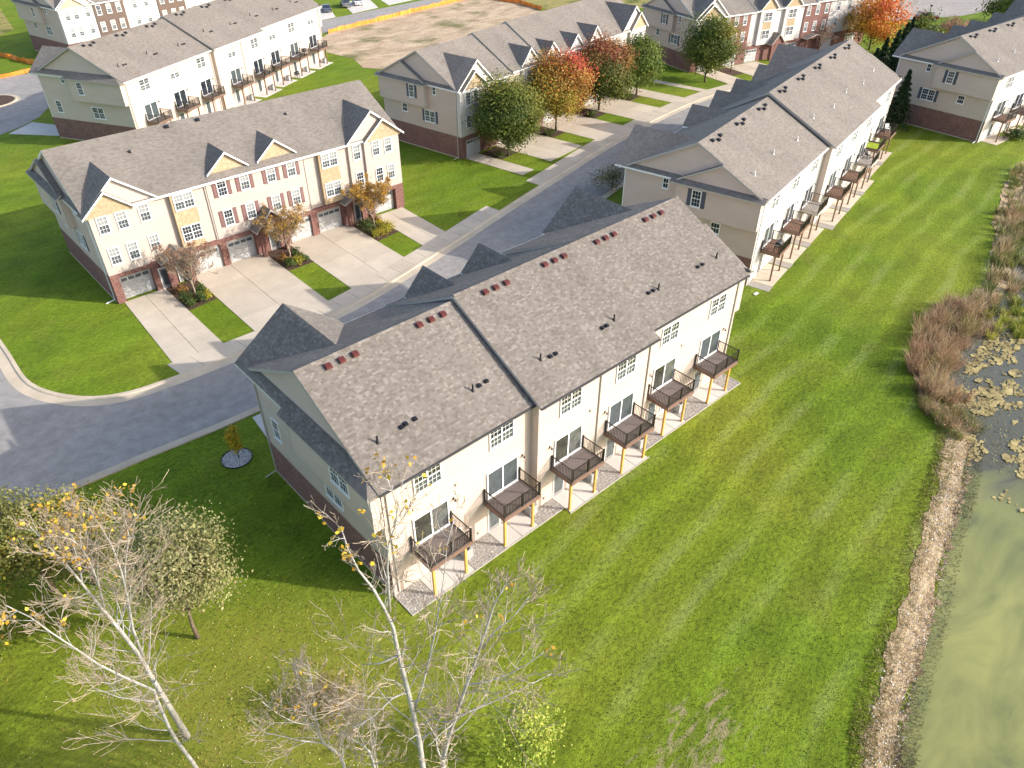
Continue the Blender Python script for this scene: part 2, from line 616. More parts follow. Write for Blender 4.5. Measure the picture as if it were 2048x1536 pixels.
def np_mesh(name, V, F, mats, facecol=None):
    """V (n,3) F (m,k) arrays -> mesh"""
    me = bpy.data.meshes.new(name)
    m, k = F.shape
    me.vertices.add(len(V))
    me.vertices.foreach_set("co", np.ascontiguousarray(V, dtype=np.float32).ravel())
    me.loops.add(m * k)
    me.loops.foreach_set("vertex_index", F.astype(np.int32).ravel())
    me.polygons.add(m)
    me.polygons.foreach_set("loop_start", np.arange(0, m * k, k, dtype=np.int32))
    me.polygons.foreach_set("loop_total", np.full(m, k, dtype=np.int32))
    for q in mats:
        me.materials.append(M[q])
    if facecol is not None:
        at = me.attributes.new("leafcol", 'FLOAT_COLOR', 'FACE')
        fc = np.ones((m, 4), dtype=np.float32)
        fc[:, :3] = facecol
        at.data.foreach_set("color", fc.ravel())
    me.update(calc_edges=True)
    me.polygons.foreach_set("use_smooth", np.full(m, name == 'lawn', dtype=bool))
    return me


def put(name, mesh, parent=None, loc=(0, 0, 0), rz=0.0):
    o = bpy.data.objects.new(name, mesh)
    o.location = loc
    o.rotation_euler = (0, 0, rz)
    return link(o, parent)


def empty(name, loc=(0, 0, 0), rz=0.0):
    o = bpy.data.objects.new(name, None)
    o.location = loc
    o.rotation_euler = (0, 0, rz)
    o.empty_display_size = 0.3
    return link(o)


def tag(o, label=None, cat=None, group=None, kind=None):
    if label:
        o["label"] = label
    if cat:
        o["category"] = cat
    if group:
        o["group"] = group
    if kind:
        o["kind"] = kind
    return o


def flat_poly(pts, z, name, mat, kind='structure'):
    mb = MB()
    P = [Vector((p[0], p[1], z)) for p in pts]
    for tri in tessellate_polygon([P]):
        a = [P[i] for i in tri]
        if (a[1] - a[0]).cross(a[2] - a[0]).z < 0:
            a = a[::-1]
        mb.face(a)
    o = mb.build(name, mat)
    return tag(o, kind=kind)


def smooth_line(pts, per=6):
    """Catmull-Rom through 2d points"""
    out = []
    n = len(pts)
    for i in range(n - 1):
        p0, p1, p2, p3 = (np.array(pts[max(0, min(n - 1, k))], float) for k in (i - 1, i, i + 1, i + 2))
        for s in range(per):
            t = s / per
            out.append(tuple(0.5 * ((2 * p1) + (-p0 + p2) * t + (2 * p0 - 5 * p1 + 4 * p2 - p3) * t * t + (-p0 + 3 * p1 - 3 * p2 + p3) * t ** 3)))
    out.append(tuple(pts[-1]))
    return out


def offset_line(pts, d):
    out = []
    n = len(pts)
    for i in range(n):
        a = np.array(pts[max(0, i - 1)]); b = np.array(pts[min(n - 1, i + 1)])
        t = b - a
        t = t / (np.linalg.norm(t) + 1e-9)
        out.append((pts[i][0] - t[1] * d, pts[i][1] + t[0] * d))
    return out


# ------------------------------------------------------------------ ground, pond, roads
SHORE = smooth_line([(150, 8), (120, 3), (95, 0.5), (78.2, -3.5), (63.4, -8.3), (51.8, -7.6), (44.5, -9.8), (39.5, -12.9), (38.3, -14.8), (33.5, -16.5), (29, -17.5), (21.1, -19.6),
                     (14, -21.3), (10.5, -22.7), (7, -26), (4, -34), (2, -48), (1, -75)], 5)
SH = np.array(SHORE)


def shore_dist(P):
    """signed distance to the grass edge: positive on the pond side"""
    a, b = SH[:-1], SH[1:]
    ab = b - a
    best = np.full(len(P), 1e9)
    side = np.zeros(len(P))
    for i in range(len(a)):
        t = np.clip(((P - a[i]) @ ab[i]) / (ab[i] @ ab[i]), 0, 1)
        q = a[i] + t[:, None] * ab[i]
        d = np.hypot(*(P - q).T)
        cr = ab[i, 0] * (P[:, 1] - a[i, 1]) - ab[i, 1] * (P[:, 0] - a[i, 0])
        upd = d < best
        best = np.where(upd, d, best)
        side = np.where(upd, np.sign(cr), side)
    return best * side


def ground_z(P):
    d = shore_dist(P)
    return np.where(d > 0, -0.27 * np.minimum(d, 5.0), 0.0)


WATER_Z = -0.46
xs = np.concatenate([np.linspace(-700, -30, 18), np.arange(-28, 86, 0.8), np.linspace(88, 150, 32), np.linspace(170, 900, 18)])
ys = np.concatenate([np.linspace(-700, -80, 14), np.arange(-76, 4, 0.8), np.linspace(6, 900, 30)])
XX, YY = np.meshgrid(xs, ys)
GP = np.column_stack([XX.ravel(), YY.ravel()])
GV = np.column_stack([GP, ground_z(GP)])
nx, ny = len(xs), len(ys)
ii, jj = np.meshgrid(np.arange(nx - 1), np.arange(ny - 1))
b0 = (jj * nx + ii).ravel()
GF = np.column_stack([b0, b0 + 1, b0 + nx + 1, b0 + nx])
tag(put('lawn', np_mesh('lawn', GV, GF, ['lawn'])), kind='structure')

# water sheet
WP = [(-40, -400), (500, -400), (500, 12), (150, 12), (60, -4), (34, -12), (6, -20), (-2, -30), (-4, -60)]
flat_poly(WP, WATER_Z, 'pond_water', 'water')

# straw and mud bank between grass and water
from mathutils import noise as mnoise


def bank_edge(x, y):
    return 0.05 + 0.55 * mnoise.noise((x * 0.22, y * 0.22, 1.3)) + 0.30 * mnoise.noise((x * 0.8, y * 0.8, 4.1)) + 0.16 * mnoise.noise((x * 2.6, y * 2.6, 8.2))


bl = smooth_line(SHORE, 8)
mb = MB()
prev = None
cum = 0.0
for i, p in enumerate(bl):
    q0 = np.array(bl[max(0, i - 1)]); q1 = np.array(bl[min(len(bl) - 1, i + 1)])
    t = (q1 - q0) / np.linalg.norm(q1 - q0)
    nrm = np.array([t[1], -t[0]]) * -1.0      # towards the pond
    if shore_dist((np.array(p) + nrm)[None])[0] < 0:
        nrm = -nrm
    cum += np.linalg.norm(np.array(p) - q0)
    w0 = bank_edge(p[0], p[1])
    w1 = 1.75 + 0.3 * math.sin(cum * 0.6 + 2)
    wide = 3.0 if p[0] > 38 else 1.0
    row = []
    for k in range(7):
        d = w0 + (w1 * wide - w0) * k / 6
        P = np.array(p) + nrm * d
        dd = max(0.0, d)
        row.append((P[0], P[1], -0.27 * min(dd, 5.0) + 0.028 + (0.03 * random.uniform(-0.5, 1) if 0 < k < 6 else 0)))
    if prev is not None and 5 < p[0] < 110 and p[1] > -60:
        for k in range(6):
            f = [prev[k], prev[k + 1], row[k + 1], row[k]]
            a = [Vector(v) for v in f]
            if (a[1] - a[0]).cross(a[2] - a[0]).z < 0:
                f = f[::-1]
            mb.face(f)
    prev = row
for _ in range(900):
    i = random.randrange(len(bl) - 1)
    p = np.array(bl[i])
    if not (5 < p[0] < 60):
        continue
    q1 = np.array(bl[i + 1])
    tt = (q1 - p) / (np.linalg.norm(q1 - p) + 1e-9)
    nrm = np.array([tt[1], -tt[0]])
    if shore_dist((p + nrm)[None])[0] < 0:
        nrm = -nrm
    dd = random.gauss(1.95, 0.22)
    c = p + nrm * dd + tt * random.uniform(0, 0.6)
    r = random.uniform(0.06, 0.34)
    ph = random.uniform(0, 6)
    z = -0.27 * max(0.0, min(dd, 5.0)) + 0.030 + random.uniform(0, 0.02)
    mb.face([(c[0] + r * random.uniform(0.5, 1.2) * math.cos(ph + k * 0.785), c[1] + r * random.uniform(0.5, 1.2) * math.sin(ph + k * 0.785), z - 0.27 * 0.0) for k in range(8)])
tag(mb.build('pond_bank', 'bank'), kind='structure')

# roads
N_EDGE = smooth_line([(-10.0, 46), (-9.95, 41.5), (-9.8, 35.6), (-7.8, 31.5), (-4.9, 29.3), (-0.8, 28.6), (5.6, 28.4), (15.2, 28.6), (28.3, 31.7), (38.9, 34.6), (52.8, 38.2), (66.4, 41.5), (86.6, 44.6), (100, 44.6), (118, 42.2), (150, 36)], 5)
S_EDGE = [(-40, 23.6), (-11.6, 21.5), (-6.1, 21.2), (-2.5, 20.9), (2, 20.7), (15, 20.9), (30, 24.2), (41, 27.0), (55, 30.6), (68, 33.9), (87, 36.8), (100, 36.6), (117, 34.4), (148, 28.5)]
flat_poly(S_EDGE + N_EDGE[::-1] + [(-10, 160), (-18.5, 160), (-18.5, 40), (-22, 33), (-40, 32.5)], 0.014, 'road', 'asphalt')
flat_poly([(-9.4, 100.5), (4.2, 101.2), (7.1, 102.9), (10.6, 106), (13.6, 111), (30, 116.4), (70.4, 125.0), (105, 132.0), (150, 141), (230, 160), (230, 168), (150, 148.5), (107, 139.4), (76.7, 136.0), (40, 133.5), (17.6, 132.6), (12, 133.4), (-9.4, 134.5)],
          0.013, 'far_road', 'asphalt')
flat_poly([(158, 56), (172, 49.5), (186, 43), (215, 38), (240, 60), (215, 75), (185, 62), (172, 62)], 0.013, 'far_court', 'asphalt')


def kerb(name, line, inner, w=0.34, h=0.13, gut=0.42):
    """line: road edge; inner=+1 kerb lies to the left of the line"""
    mb = MB()
    A = offset_line(line, -inner * gut); B = line; Bt = offset_line(line, inner * 0.12); C = offset_line(line, inner * w)
    for i in range(len(line) - 1):
        rows = []
        for j in (i, i + 1):
            rows.append([(A[j][0], A[j][1], 0.019), (B[j][0], B[j][1], 0.026), (Bt[j][0], Bt[j][1], h), (C[j][0], C[j][1], h), (C[j][0], C[j][1], 0.0)])
        for k in range(4):
            f = [rows[0][k], rows[0][k + 1], rows[1][k + 1], rows[1][k]]
            if inner > 0:
                f = f[::-1]
            mb.face(f)
    return tag(mb.build(name, 'kerb'), kind='structure')


kerb('kerb_north', N_EDGE, 1, 0.40, 0.11, 0.75)
kerb('kerb_south', smooth_line(S_EDGE, 3), -1, 0.25, 0.11, 0.5)


def slab_quad(name, parent, c, nu, nv, mat='concrete', z0=-0.05, z1=0.035, gap=0.018, loc_fn=None):
    """c: four corners (counter-clockwise), split in nu x nv slabs with open joints"""
    C4 = [np.array(q, float) for q in c]
    def P(u, v):
        return (1 - u) * (1 - v) * C4[0] + u * (1 - v) * C4[1] + u * v * C4[2] + (1 - u) * v * C4[3]
    lu = np.linalg.norm(C4[1] - C4[0]); lv = np.linalg.norm(C4[3] - C4[0])
    for i in range(nu):
        for j in range(nv):
            gu, gv = gap / lu, gap / lv
            q = [P(i / nu + gu, j / nv + gv), P((i + 1) / nu - gu, j / nv + gv), P((i + 1) / nu - gu, (j + 1) / nv - gv), P(i / nu + gu, (j + 1) / nv - gv)]
            zt = z1 + random.uniform(-0.004, 0.004)
            mb = MB()
            b = [(p[0], p[1], z0) for p in q]; tp = [(p[0], p[1], zt) for p in q]
            bv = 0.012
            mb.hexa(b + tp, 0)
            mb.build(name, mat, parent)


def struct_empty(name):
    return tag(empty(name), kind='structure')


# driveways and pavement of the left front row (axis aligned with x)
d = struct_empty('driveway')
slab_quad('slab', d, [(-0.2, 30.0), (4.2, 29.9), (4.25, 43.35), (0.45, 43.35)], 2, 4)
d = struct_empty('driveway')
slab_quad('slab', d, [(7.0, 30.0), (14.4, 30.2), (14.6, 43.9), (7.15, 43.9)], 2, 4)
d = struct_empty('driveway')
slab_quad('slab', d, [(17.2, 30.8), (24.6, 32.4), (24.7, 43.9), (17.4, 43.9)], 2, 4)
d = struct_empty('driveway')
slab_quad('slab', d, [(27.5, 33.2), (31.3, 34.2), (31.6, 43.35), (27.8, 43.35)], 2, 3)


def pave_along(name, x0, x1, width, step):
    base = struct_empty(name)
    L = [p for p in N_EDGE if True]
    inn = offset_line(L, 0.36); out = offset_line(L, 0.36 + width)
    # resample by x
    def at(line, x):
        for i in range(6, len(line) - 1):
            if line[i][0] <= x <= line[i + 1][0]:
                t = (x - line[i][0]) / (line[i + 1][0] - line[i][0] + 1e-9)
                return (x, line[i][1] + t * (line[i + 1][1] - line[i][1]))
        return line[-1]
    x = x0
    while x < x1 - 0.3:
        xe = min(x + step, x1)
        slab_quad('slab', base, [at(inn, x), at(inn, xe), at(out, xe - 0.3), at(out, x - 0.3)], 1, 1, z1=0.045)
        x = xe


pave_along('pavement', -0.3, 39.2, 2.1, 1.9)
pave_along('pavement', 47.6, 104.0, 2.2, 2.2)


def frame(org, th):
    c, s = math.cos(R(th)), math.sin(R(th))
    return lambda u, v: (org[0] + c * u - s * v, org[1] + s * u + c * v)


FE = frame((46.2, 50.36), 9.43)
for a, b, n in ((0.5, 2.9, 1), (6.5, 13.8, 2), (16.9, 24.4, 2), (27.8, 35.0, 2), (38.5, 42.0, 1), (46.6, 48.2, 1)):
    d = struct_empty('driveway')
    te = -9.5 if a < 38 else (-10.8 if a < 45 else -12.2)
    slab_quad('slab', d, [FE(a, te), FE(b, te), FE(b, -0.05), FE(a, -0.05)], n, 3)
FF = frame((101.75, 55.5), -12.5)
for a, b in ((1.0, 5.0), (8.0, 15.5), (19.5, 27.0), (31, 36)):
    d = struct_empty('driveway')
    slab_quad('slab', d, [FF(a, -11.2), FF(b, -11.2), FF(b, -0.05), FF(a, -0.05)], 2, 3)
# the main row: a driveway end shows at its front corner
d = struct_empty('driveway')
slab_quad('slab', d, [(0.75, 13.95), (5.0, 13.95), (5.3, 20.2), (1.4, 20.2)], 2, 3, 'concrete_pale')
d = struct_empty('driveway')
slab_quad('slab', d, [(12.0, 13.95), (20.2, 13.95), (20.2, 20.6), (12.0, 20.3)], 2, 2, 'concrete_pale')
# pale walk and drive beside the far left row
d = struct_empty('driveway')
slab_quad('slab', d, [(5.2, 100.9), (10.6, 94.9), (13.4, 97.0), (9.2, 104.2)], 2, 3, 'concrete_pale')
d = struct_empty('driveway')
slab_quad('slab', d, [(76.3, 136.3), (80.6, 137.0), (86.0, 149), (81.7, 149)], 1, 2, 'concrete_pale')
d = struct_empty('driveway')
slab_quad('slab', d, [(85.4, 137.6), (93.5, 139.2), (98, 150), (90.3, 150)], 2, 2, 'concrete_pale')
d = struct_empty('driveway')
slab_quad('slab', d, [(97, 140.0), (112, 142), (115, 153), (101, 152)], 3, 2, 'concrete_pale')
d = struct_empty('driveway')
slab_quad('slab', d, [(158, 58), (172, 50.5), (181, 55), (167, 64)], 2, 2, 'concrete_pale')

# bare building plot and rough grass behind
flat_poly([(62.5, 111), (67, 121), (71.2, 124.2), (85, 126.9), (100.8, 130.2), (118, 133.5), (122, 118), (119, 110), (100, 100), (88, 92), (74, 88.5), (64.5, 91.5), (61.5, 97), (63.5, 103)], 0.03, 'bare_plot', 'dirt')
flat_poly([(119, 134), (150, 139.5), (225, 157), (225, 90), (170, 80), (150, 84), (138, 98), (120.5, 110), (123, 118)], 0.028, 'rough_grass', 'dry_grass')
flat_poly([(-60, 168), (19, 166), (24, 172), (30, 215), (-60, 230)], 0.028, 'rough_grass', 'dry_grass')
# turning-circle island
isl = [(7.2 + 3.3 * math.cos(a * math.pi / 12), 119 + 3.3 * math.sin(a * math.pi / 12)) for a in range(24)]
flat_poly(isl, 0.11, 'road_island', 'mulch')
kerb('kerb_island', [(7.2 + 3.75 * math.cos(a * math.pi / 12), 119 + 3.75 * math.sin(a * math.pi / 12)) for a in range(25)], 1)

# planting beds
BEDS = []
for pts in ([(4.25, 37.9), (7.0, 38.2), (7.05, 43.2), (4.3, 43.2)], [(14.55, 38.5), (17.35, 38.5), (17.4, 43.6), (14.6, 43.6)], [(24.75, 38.0), (27.6, 38.4), (27.75, 43.2), (24.8, 43.5)],
            [FE(3.1, -4.2), FE(6.3, -4.2), FE(6.3, -0.6), FE(3.1, -0.6)], [FE(14.0, -4.6), FE(16.8, -4.6), FE(16.8, -0.6), FE(14.0, -0.6)],
            [FE(24.5, -4.6), FE(27.6, -4.6), FE(27.6, -0.6), FE(24.5, -0.6)], [FE(35.1, -4.2), FE(38.3, -4.2), FE(38.3, -0.6), FE(35.1, -0.6)],
            [FF(5.2, -5), FF(7.8, -5), FF(7.8, -0.6), FF(5.2, -0.6)]):
    flat_poly(pts, 0.05, 'mulch_bed', 'mulch')


# ------------------------------------------------------------------ shared window, door and deck meshes
WIN = {}


def win_set(kind, w, h, cols, mid=True, grid=(3, 2), t=0.085):
    fr = MB()
    x0, x1, z0, z1 = -w / 2, w / 2, -h / 2, h / 2
    d0, d1 = -0.075, 0.012
    fr.box(x0, x1, d0, d1, z0, z0 + t)
    fr.box(x0, x1, d0, d1, z1 - t, z1)
    fr.box(x0, x0 + t, d0, d1, z0 + t, z1 - t)
    fr.box(x1 - t, x1, d0, d1, z0 + t, z1 - t)
    fr.box(x0 - 0.03, x1 + 0.03, d0 - 0.03, d1, z0 - 0.05, z0 - 0.002)
    cw = (w - 2 * t) / cols
    for c in range(1, cols):
        fr.box(x0 + t + c * cw - 0.05, x0 + t + c * cw + 0.05, d0 + 0.005, d1, z0 + t, z1 - t)
    panes, mun = [], MB()
    for c in range(cols):
        a = x0 + t + c * cw + (0.05 if c else 0)
        b = x0 + t + (c + 1) * cw - (0.05 if c < cols - 1 else 0)
        if mid:
            fr.box(a, b, d0 + 0.02, d1, -0.03, 0.03)
            parts = [(z0 + t, -0.03, 0), (0.03, z1 - t, 1)]
        else:
            parts = [(z0 + t, z1 - t, 2)]
        for (a0, a1, up) in parts:
            p = MB()
            p.box(a, b, -0.022, 0.008, a0, a1)
            panes.append((up, p))
            if grid:
                gc, gr = grid
                for g in range(1, gc):
                    x = a + (b - a) * g / gc
                    mun.box(x - 0.010, x + 0.010, -0.036, -0.0225, a0, a1)
                for g in range(1, gr):
                    z = a0 + (a1 - a0) * g / gr
                    mun.box(a, b, -0.034, -0.0225, z - 0.010, z + 0.010)
    WIN[kind] = (fr.mesh('window_frame', ['white'], False), panes, mun.mesh('muntin', ['white'], False) if grid else None, w, h, {})


win_set('single', 0.95, 1.62, 1)
win_set('double', 1.86, 1.50, 2)
win_set('small', 0.66, 1.05, 1, True, (2, 1))
win_set('short', 0.98, 1.10, 1, True, (3, 1))
win_set('slider', 2.46, 2.06, 2, False, None, 0.09)
win_set('single_plain', 0.95, 1.62, 1, True, None)
STYLE = {'dark': ('glass_dark', 'glass_dark', 'glass_dark'), 'blind': ('glass_haze', 'glass_blind', 'glass_dark'), 'haze': ('glass_haze', 'glass_dark', 'glass_haze'),
         'olive': ('glass_haze', 'glass_olive', 'glass_olive'), 'grey': ('glass_grey', 'glass_grey', 'glass_grey')}
ROT = {'rear': 0.0, 'front': math.pi, 'left': -math.pi / 2, 'right': math.pi / 2}


def wpos(side, pos, plane):
    return (pos, plane) if side in ('rear', 'front') else (plane, pos)


def add_window(par, side, pos, z, kind, style='blind', plane=0.0, shutters=None, name='window'):
    fr, panes, mun, w, h, cache = WIN[kind]
    x, y = wpos(side, pos, plane)
    o = put(name, fr, par, (x, y, z), ROT[side])
    for i, (up, p) in enumerate(panes):
        st = STYLE[style]
        if style == 'slide2':
            st = st
        mk = st[up]
        if style == 'olive' and kind == 'slider' and i == 1:
            mk = 'glass_grey'
        key = (i, mk)
        if key not in cache:
            cache[key] = p.mesh('pane', [mk], False)
        put('pane', cache[key], o)
    if mun is not None and style != 'nogrid':
        put('muntin', mun, o)
    if shutters:
        for sgn in (-1, 1):
            dx = sgn * (w / 2 + 0.23)
            c, s = math.cos(ROT[side]), math.sin(ROT[side])
            put('shutter', SHUT[(shutters, round(h, 2))], par, (x + c * dx, y + s * dx, z), ROT[side])
    return o


SHUT = {}
for sm in ('shutter_red', 'shutter_slate'):
    for hh in (1.62, 1.5):
        mb = MB()
        mb.box(-0.19, 0.19, -0.04, 0.01, -hh / 2, hh / 2)
        k = -hh / 2 + 0.09
        while k < hh / 2 - 0.08:
            mb.hexa([(-0.15, -0.062, k), (0.15, -0.062, k), (0.15, -0.0405, k + 0.01), (-0.15, -0.0405, k + 0.01), (-0.15, -0.05, k + 0.03), (0.15, -0.05, k + 0.03), (0.15, -0.0405, k + 0.045), (-0.15, -0.0405, k + 0.045)])
            k += 0.075
        SHUT[(sm, hh)] = mb.mesh('shutter', [sm], False)

mb = MB()
mb.box(-1.35, 1.35, -0.03, 0.02, 0, 2.15)
for r in range(4):
    for c in range(4):
        if r == 3:
            continue
        x, z = -1.28 + c * 0.645, 0.06 + r * 0.53
        mb.hexa([(x, -0.0305, z), (x + 0.6, -0.0305, z), (x + 0.6, -0.0305, z + 0.45), (x, -0.0305, z + 0.45), (x + 0.05, -0.055, z + 0.05), (x + 0.55, -0.055, z + 0.05), (x + 0.55, -0.055, z + 0.4), (x + 0.05, -0.055, z + 0.4)][0:8])
GAR = mb.mesh('garage_door', ['garage'], False)
mb = MB()
for c in range(4):
    x = -1.25 + c * 0.645
    mb.box(x, x + 0.54, -0.045, -0.02, 1.72, 2.02)
GARP = mb.mesh('garage_pane', ['glass_haze'], False)
mb = MB()
mb.box(-0.5, 0.5, -0.05, 0.01, 0, 2.12)
DOORF = mb.mesh('door_frame', ['white'], False)
mb = MB()
mb.box(-0.42, 0.42, -0.075, -0.0505, 0.04, 2.04)
DOORL = mb.mesh('door_leaf', ['door'], False)
mb = MB()
mb.box(-0.33, 0.33, -0.09, -0.0755, 0.35, 1.9)
DOORG = mb.mesh('door_glass', ['glass_haze'], False)
mb = MB()
mb.tube([(0.34, -0.08, 1.0), (0.34, -0.14, 1.0)], [0.035, 0.035], 6)
DOORK = mb.mesh('door_knob', ['black'], False)


def add_garage(par, side, pos, plane):
    x, y = wpos(side, pos, plane)
    o = put('garage_door', GAR, par, (x, y, 0.03), ROT[side])
    put('garage_pane', GARP, o)


def add_door(par, side, pos, plane, glassy=True):
    x, y = wpos(side, pos, plane)
    o = put('door', DOORF, par, (x, y, 0.03), ROT[side])
    put('door_leaf', DOORL, o)
    if glassy:
        put('door_glass', DOORG, o)
    put('door_knob', DOORK, o)


# decks --------------------------------------------------------------
DW, DD, DZ, RH = 2.87, 1.87, 2.95, 0.92
BOARD_W = 0.1395
mb = MB(); mb.box(0, BOARD_W - 0.008, -DD, -0.02, DZ - 0.03, DZ); BOARD = mb.mesh('deck_board', ['deck'], False)
mb = MB(); mb.box(-0.012, 0.012, -0.012, 0.012, DZ + 0.075, DZ + RH - 0.02); BAL = mb.mesh('baluster', ['black'], False)
mb = MB(); mb.box(-0.042, 0.042, -0.042, 0.042, DZ - 0.03, DZ + RH + 0.05); mb.box(-0.055, 0.055, -0.055, 0.055, DZ + RH + 0.05, DZ + RH + 0.075); NEWEL = mb.mesh('railing_post', ['black'], False)


def post_mesh(mat, foot):
    mb = MB()
    mb.box(-0.07, 0.07, -0.07, 0.07, 0.12, DZ - 0.28)
    mb.box(-0.085, 0.085, -0.085, 0.085, 0.0, 0.12)
    mb.box(-0.085, 0.085, -0.085, 0.085, DZ - 0.42, DZ - 0.36)
    return mb.mesh('post', [mat], False)


POST = {k: post_mesh(k, None) for k in ('post', 'post_brown')}
mb = MB()
# rim, beam, joists
mb.box(-0.02, DW + 0.02, -DD - 0.045, -DD - 0.002, DZ - 0.28, DZ - 0.005)
mb.box(-0.045, -0.002, -DD - 0.045, -0.01, DZ - 0.28, DZ - 0.005)
mb.box(DW + 0.002, DW + 0.045, -DD - 0.045, -0.01, DZ - 0.28, DZ - 0.005)
for k in range(7):
    mb.box(0.05 + k * 0.45, 0.09 + k * 0.45, -DD + 0.01, -0.01, DZ - 0.25, DZ - 0.035)
mb.box(0.12, DW - 0.12, -1.56, -1.42, DZ - 0.46, DZ - 0.255)
DECKF = mb
DECK_MESH = {}
mb = MB()
for (xa, ya, xb, yb) in ((0.03, -DD + 0.03, DW - 0.03, -DD + 0.03), (0.03, -DD + 0.03, 0.03, -0.06), (DW - 0.03, -DD + 0.03, DW - 0.03, -0.06)):
    for (z0, z1, hw) in ((DZ + RH - 0.02, DZ + RH + 0.025, 0.028), (DZ + 0.05, DZ + 0.085, 0.02)):
        if ya == yb:
            mb.box(xa, xb, ya - hw, ya + hw, z0, z1)
        else:
            mb.box(xa - hw, xa + hw, ya, yb, z0, z1)
RAIL = mb.mesh('railing', ['black'], False)
mb2 = MB()
mb2.v, mb2.f, mb2.m = list(mb.v), list(mb.f), list(mb.m)
for k in range(22):
    x = 0.1 + k * (DW - 0.2) / 21
    mb2.box(x - 0.014, x + 0.014, -DD + 0.018, -DD + 0.042, DZ + 0.07, DZ + RH)
for k in range(13):
    y = -DD + 0.12 + k * 0.135
    for x in (0.03, DW - 0.03):
        mb2.box(x - 0.012, x + 0.012, y - 0.014, y + 0.014, DZ + 0.07, DZ + RH)
for x, y in ((0.03, -DD + 0.03), (DW - 0.03, -DD + 0.03), (DW / 2, -DD + 0.03), (0.03, -0.07), (DW - 0.03, -0.07)):
    mb2.box(x - 0.045, x + 0.045, y - 0.045, y + 0.045, DZ - 0.03, DZ + RH + 0.06)
RAILS = {}
BSURF = {}


def add_deck(par, u, plane, detail=True, board='deck', trim='deck_trim', post='post', rail='black', tall=1.0):
    if trim not in DECK_MESH:
        DECK_MESH[trim] = DECKF.mesh('deck_frame', [trim], False)
    o = put('deck', DECK_MESH[trim], par, (u, plane, 0))
    for x in (0.34, 2.64) if detail else (0.2, DW - 0.2):
        put('post', POST[post], o, (x, -1.49, 0.0))
    if detail:
        n = int(DW / BOARD_W)
        for k in range(n):
            put('deck_board', BOARD, o, (0.03 + k * BOARD_W, 0, 0))
        put('railing', RAIL, o)
        for x, y in ((0.03, -DD + 0.03), (DW - 0.03, -DD + 0.03), (DW / 2, -DD + 0.03), (0.03, -0.07), (DW - 0.03, -0.07)):
            put('railing_post', NEWEL, o, (x, y, 0))
        for k in range(1, 24):
            if k != 12:
                put('baluster', BAL, o, (0.03 + k * (DW - 0.06) / 24, -DD + 0.03, 0))
        for k in range(1, 14):
            for x in (0.03, DW - 0.03):
                put('baluster', BAL, o, (x, -DD + 0.03 + k * 0.125, 0))
    else:
        if board not in BSURF:
            b = MB()
            n = int(DW / BOARD_W)
            for k in range(n):
                b.box(0.03 + k * BOARD_W, 0.03 + (k + 1) * BOARD_W - 0.016, -DD, -0.02, DZ - 0.03, DZ)
            BSURF[board] = b.mesh('board_surface', [board], False)
        put('board_surface', BSURF[board], o)
        if rail not in RAILS:
            RAILS[rail] = mb2.mesh('railing', [rail], False)
        put('railing', RAILS[rail], o)
    return o


mb = MB()
mb.box(-0.05, 0.05, -0.03, 0.005, -0.1, 0.1)
mb.tube([(0, -0.03, 0.06), (0, -0.13, 0.12), (0, -0.2, 0.06)], [0.018, 0.018, 0.018], 5)
mb.tube([(0, -0.2, 0.08), (0, -0.2, -0.02), (0, -0.2, -0.03)], [0.02, 0.085, 0.09], 8)
LAMP = mb.mesh('wall_lamp', ['black'], False)
mb = MB()
mb.box(-0.16, 0.16, -0.15, 0.15, 0.0, 0.06)
mb.hexa([(-0.19, -0.2, 0.06), (0.19, -0.2, 0.06), (0.19, 0.18, 0.06), (-0.19, 0.18, 0.06), (-0.17, -0.12, 0.19), (0.17, -0.12, 0.19), (0.17, 0.16, 0.15), (-0.17, 0.16, 0.15)])
VENT = {k: None for k in ('vent_red', 'vent_black')}
for k in VENT:
    VENT[k] = mb.mesh('roof_vent', [k], False)
mb = MB()
mb.tube([(0, 0, -0.1), (0, 0, 0.42)], [0.055, 0.055], 8)
mb.tube([(0, 0, -0.05), (0, 0, 0.1)], [0.13, 0.06], 8)
PIPE = {k: mb.mesh('vent_pipe', [k], False) for k in ('vent_black', 'pipe_white')}
mb = MB()
mb.box(-0.11, 0.11, -0.13, 0.13, 0, 0.03)
mb.hexa([(-0.12, -0.14, 0.03), (0.12, -0.14, 0.03), (0.12, 0.1, 0.03), (-0.12, 0.1, 0.03), (-0.1, -0.1, 0.16), (0.1, -0.1, 0.16), (0.1, 0.08, 0.1), (-0.1, 0.08, 0.1)])
HOOD = mb.mesh('exhaust_hood', ['vent_black'], False)
mb = MB()
mb.box(-0.32, 0.32, -0.3, 0.3, 0.0, 0.04)
mb.box(-0.3, 0.3, -0.28, 0.28, 0.04, 0.74)
for k in range(8):
    mb.box(-0.305, 0.305, -0.285, 0.285, 0.1 + k * 0.075, 0.13 + k * 0.075)
AC_M = mb.mesh('air_conditioner', ['ac'], False)
mb = MB()
mb.tube([(0, 0, 0.74), (0, 0, 0.77)], [0.24, 0.22], 12)
ACF_M = mb.mesh('fan_grille', ['vent_black'], False)


# ------------------------------------------------------------------ a row of town houses
def downspout(par, side, pos, plane, ztop, mat='gutter_tan', kick=True, zbot=0.15):
    x, y = wpos(side, pos, plane)
    mb = MB()
    mb.box(-0.05, 0.05, -0.1, -0.005, zbot, ztop)
    mb.tube([(0, -0.05, ztop), (0, -0.3, ztop + 0.25)], [0.05, 0.05], 5)
    if kick:
        mb.tube([(0, -0.06, zbot + 0.05), (0, -0.9, 0.07)], [0.05, 0.05], 5)
    o = mb.build('downspout', mat, par, False)
    o.location = (x, y, 0)
    o.rotation_euler = (0, 0, ROT[side])


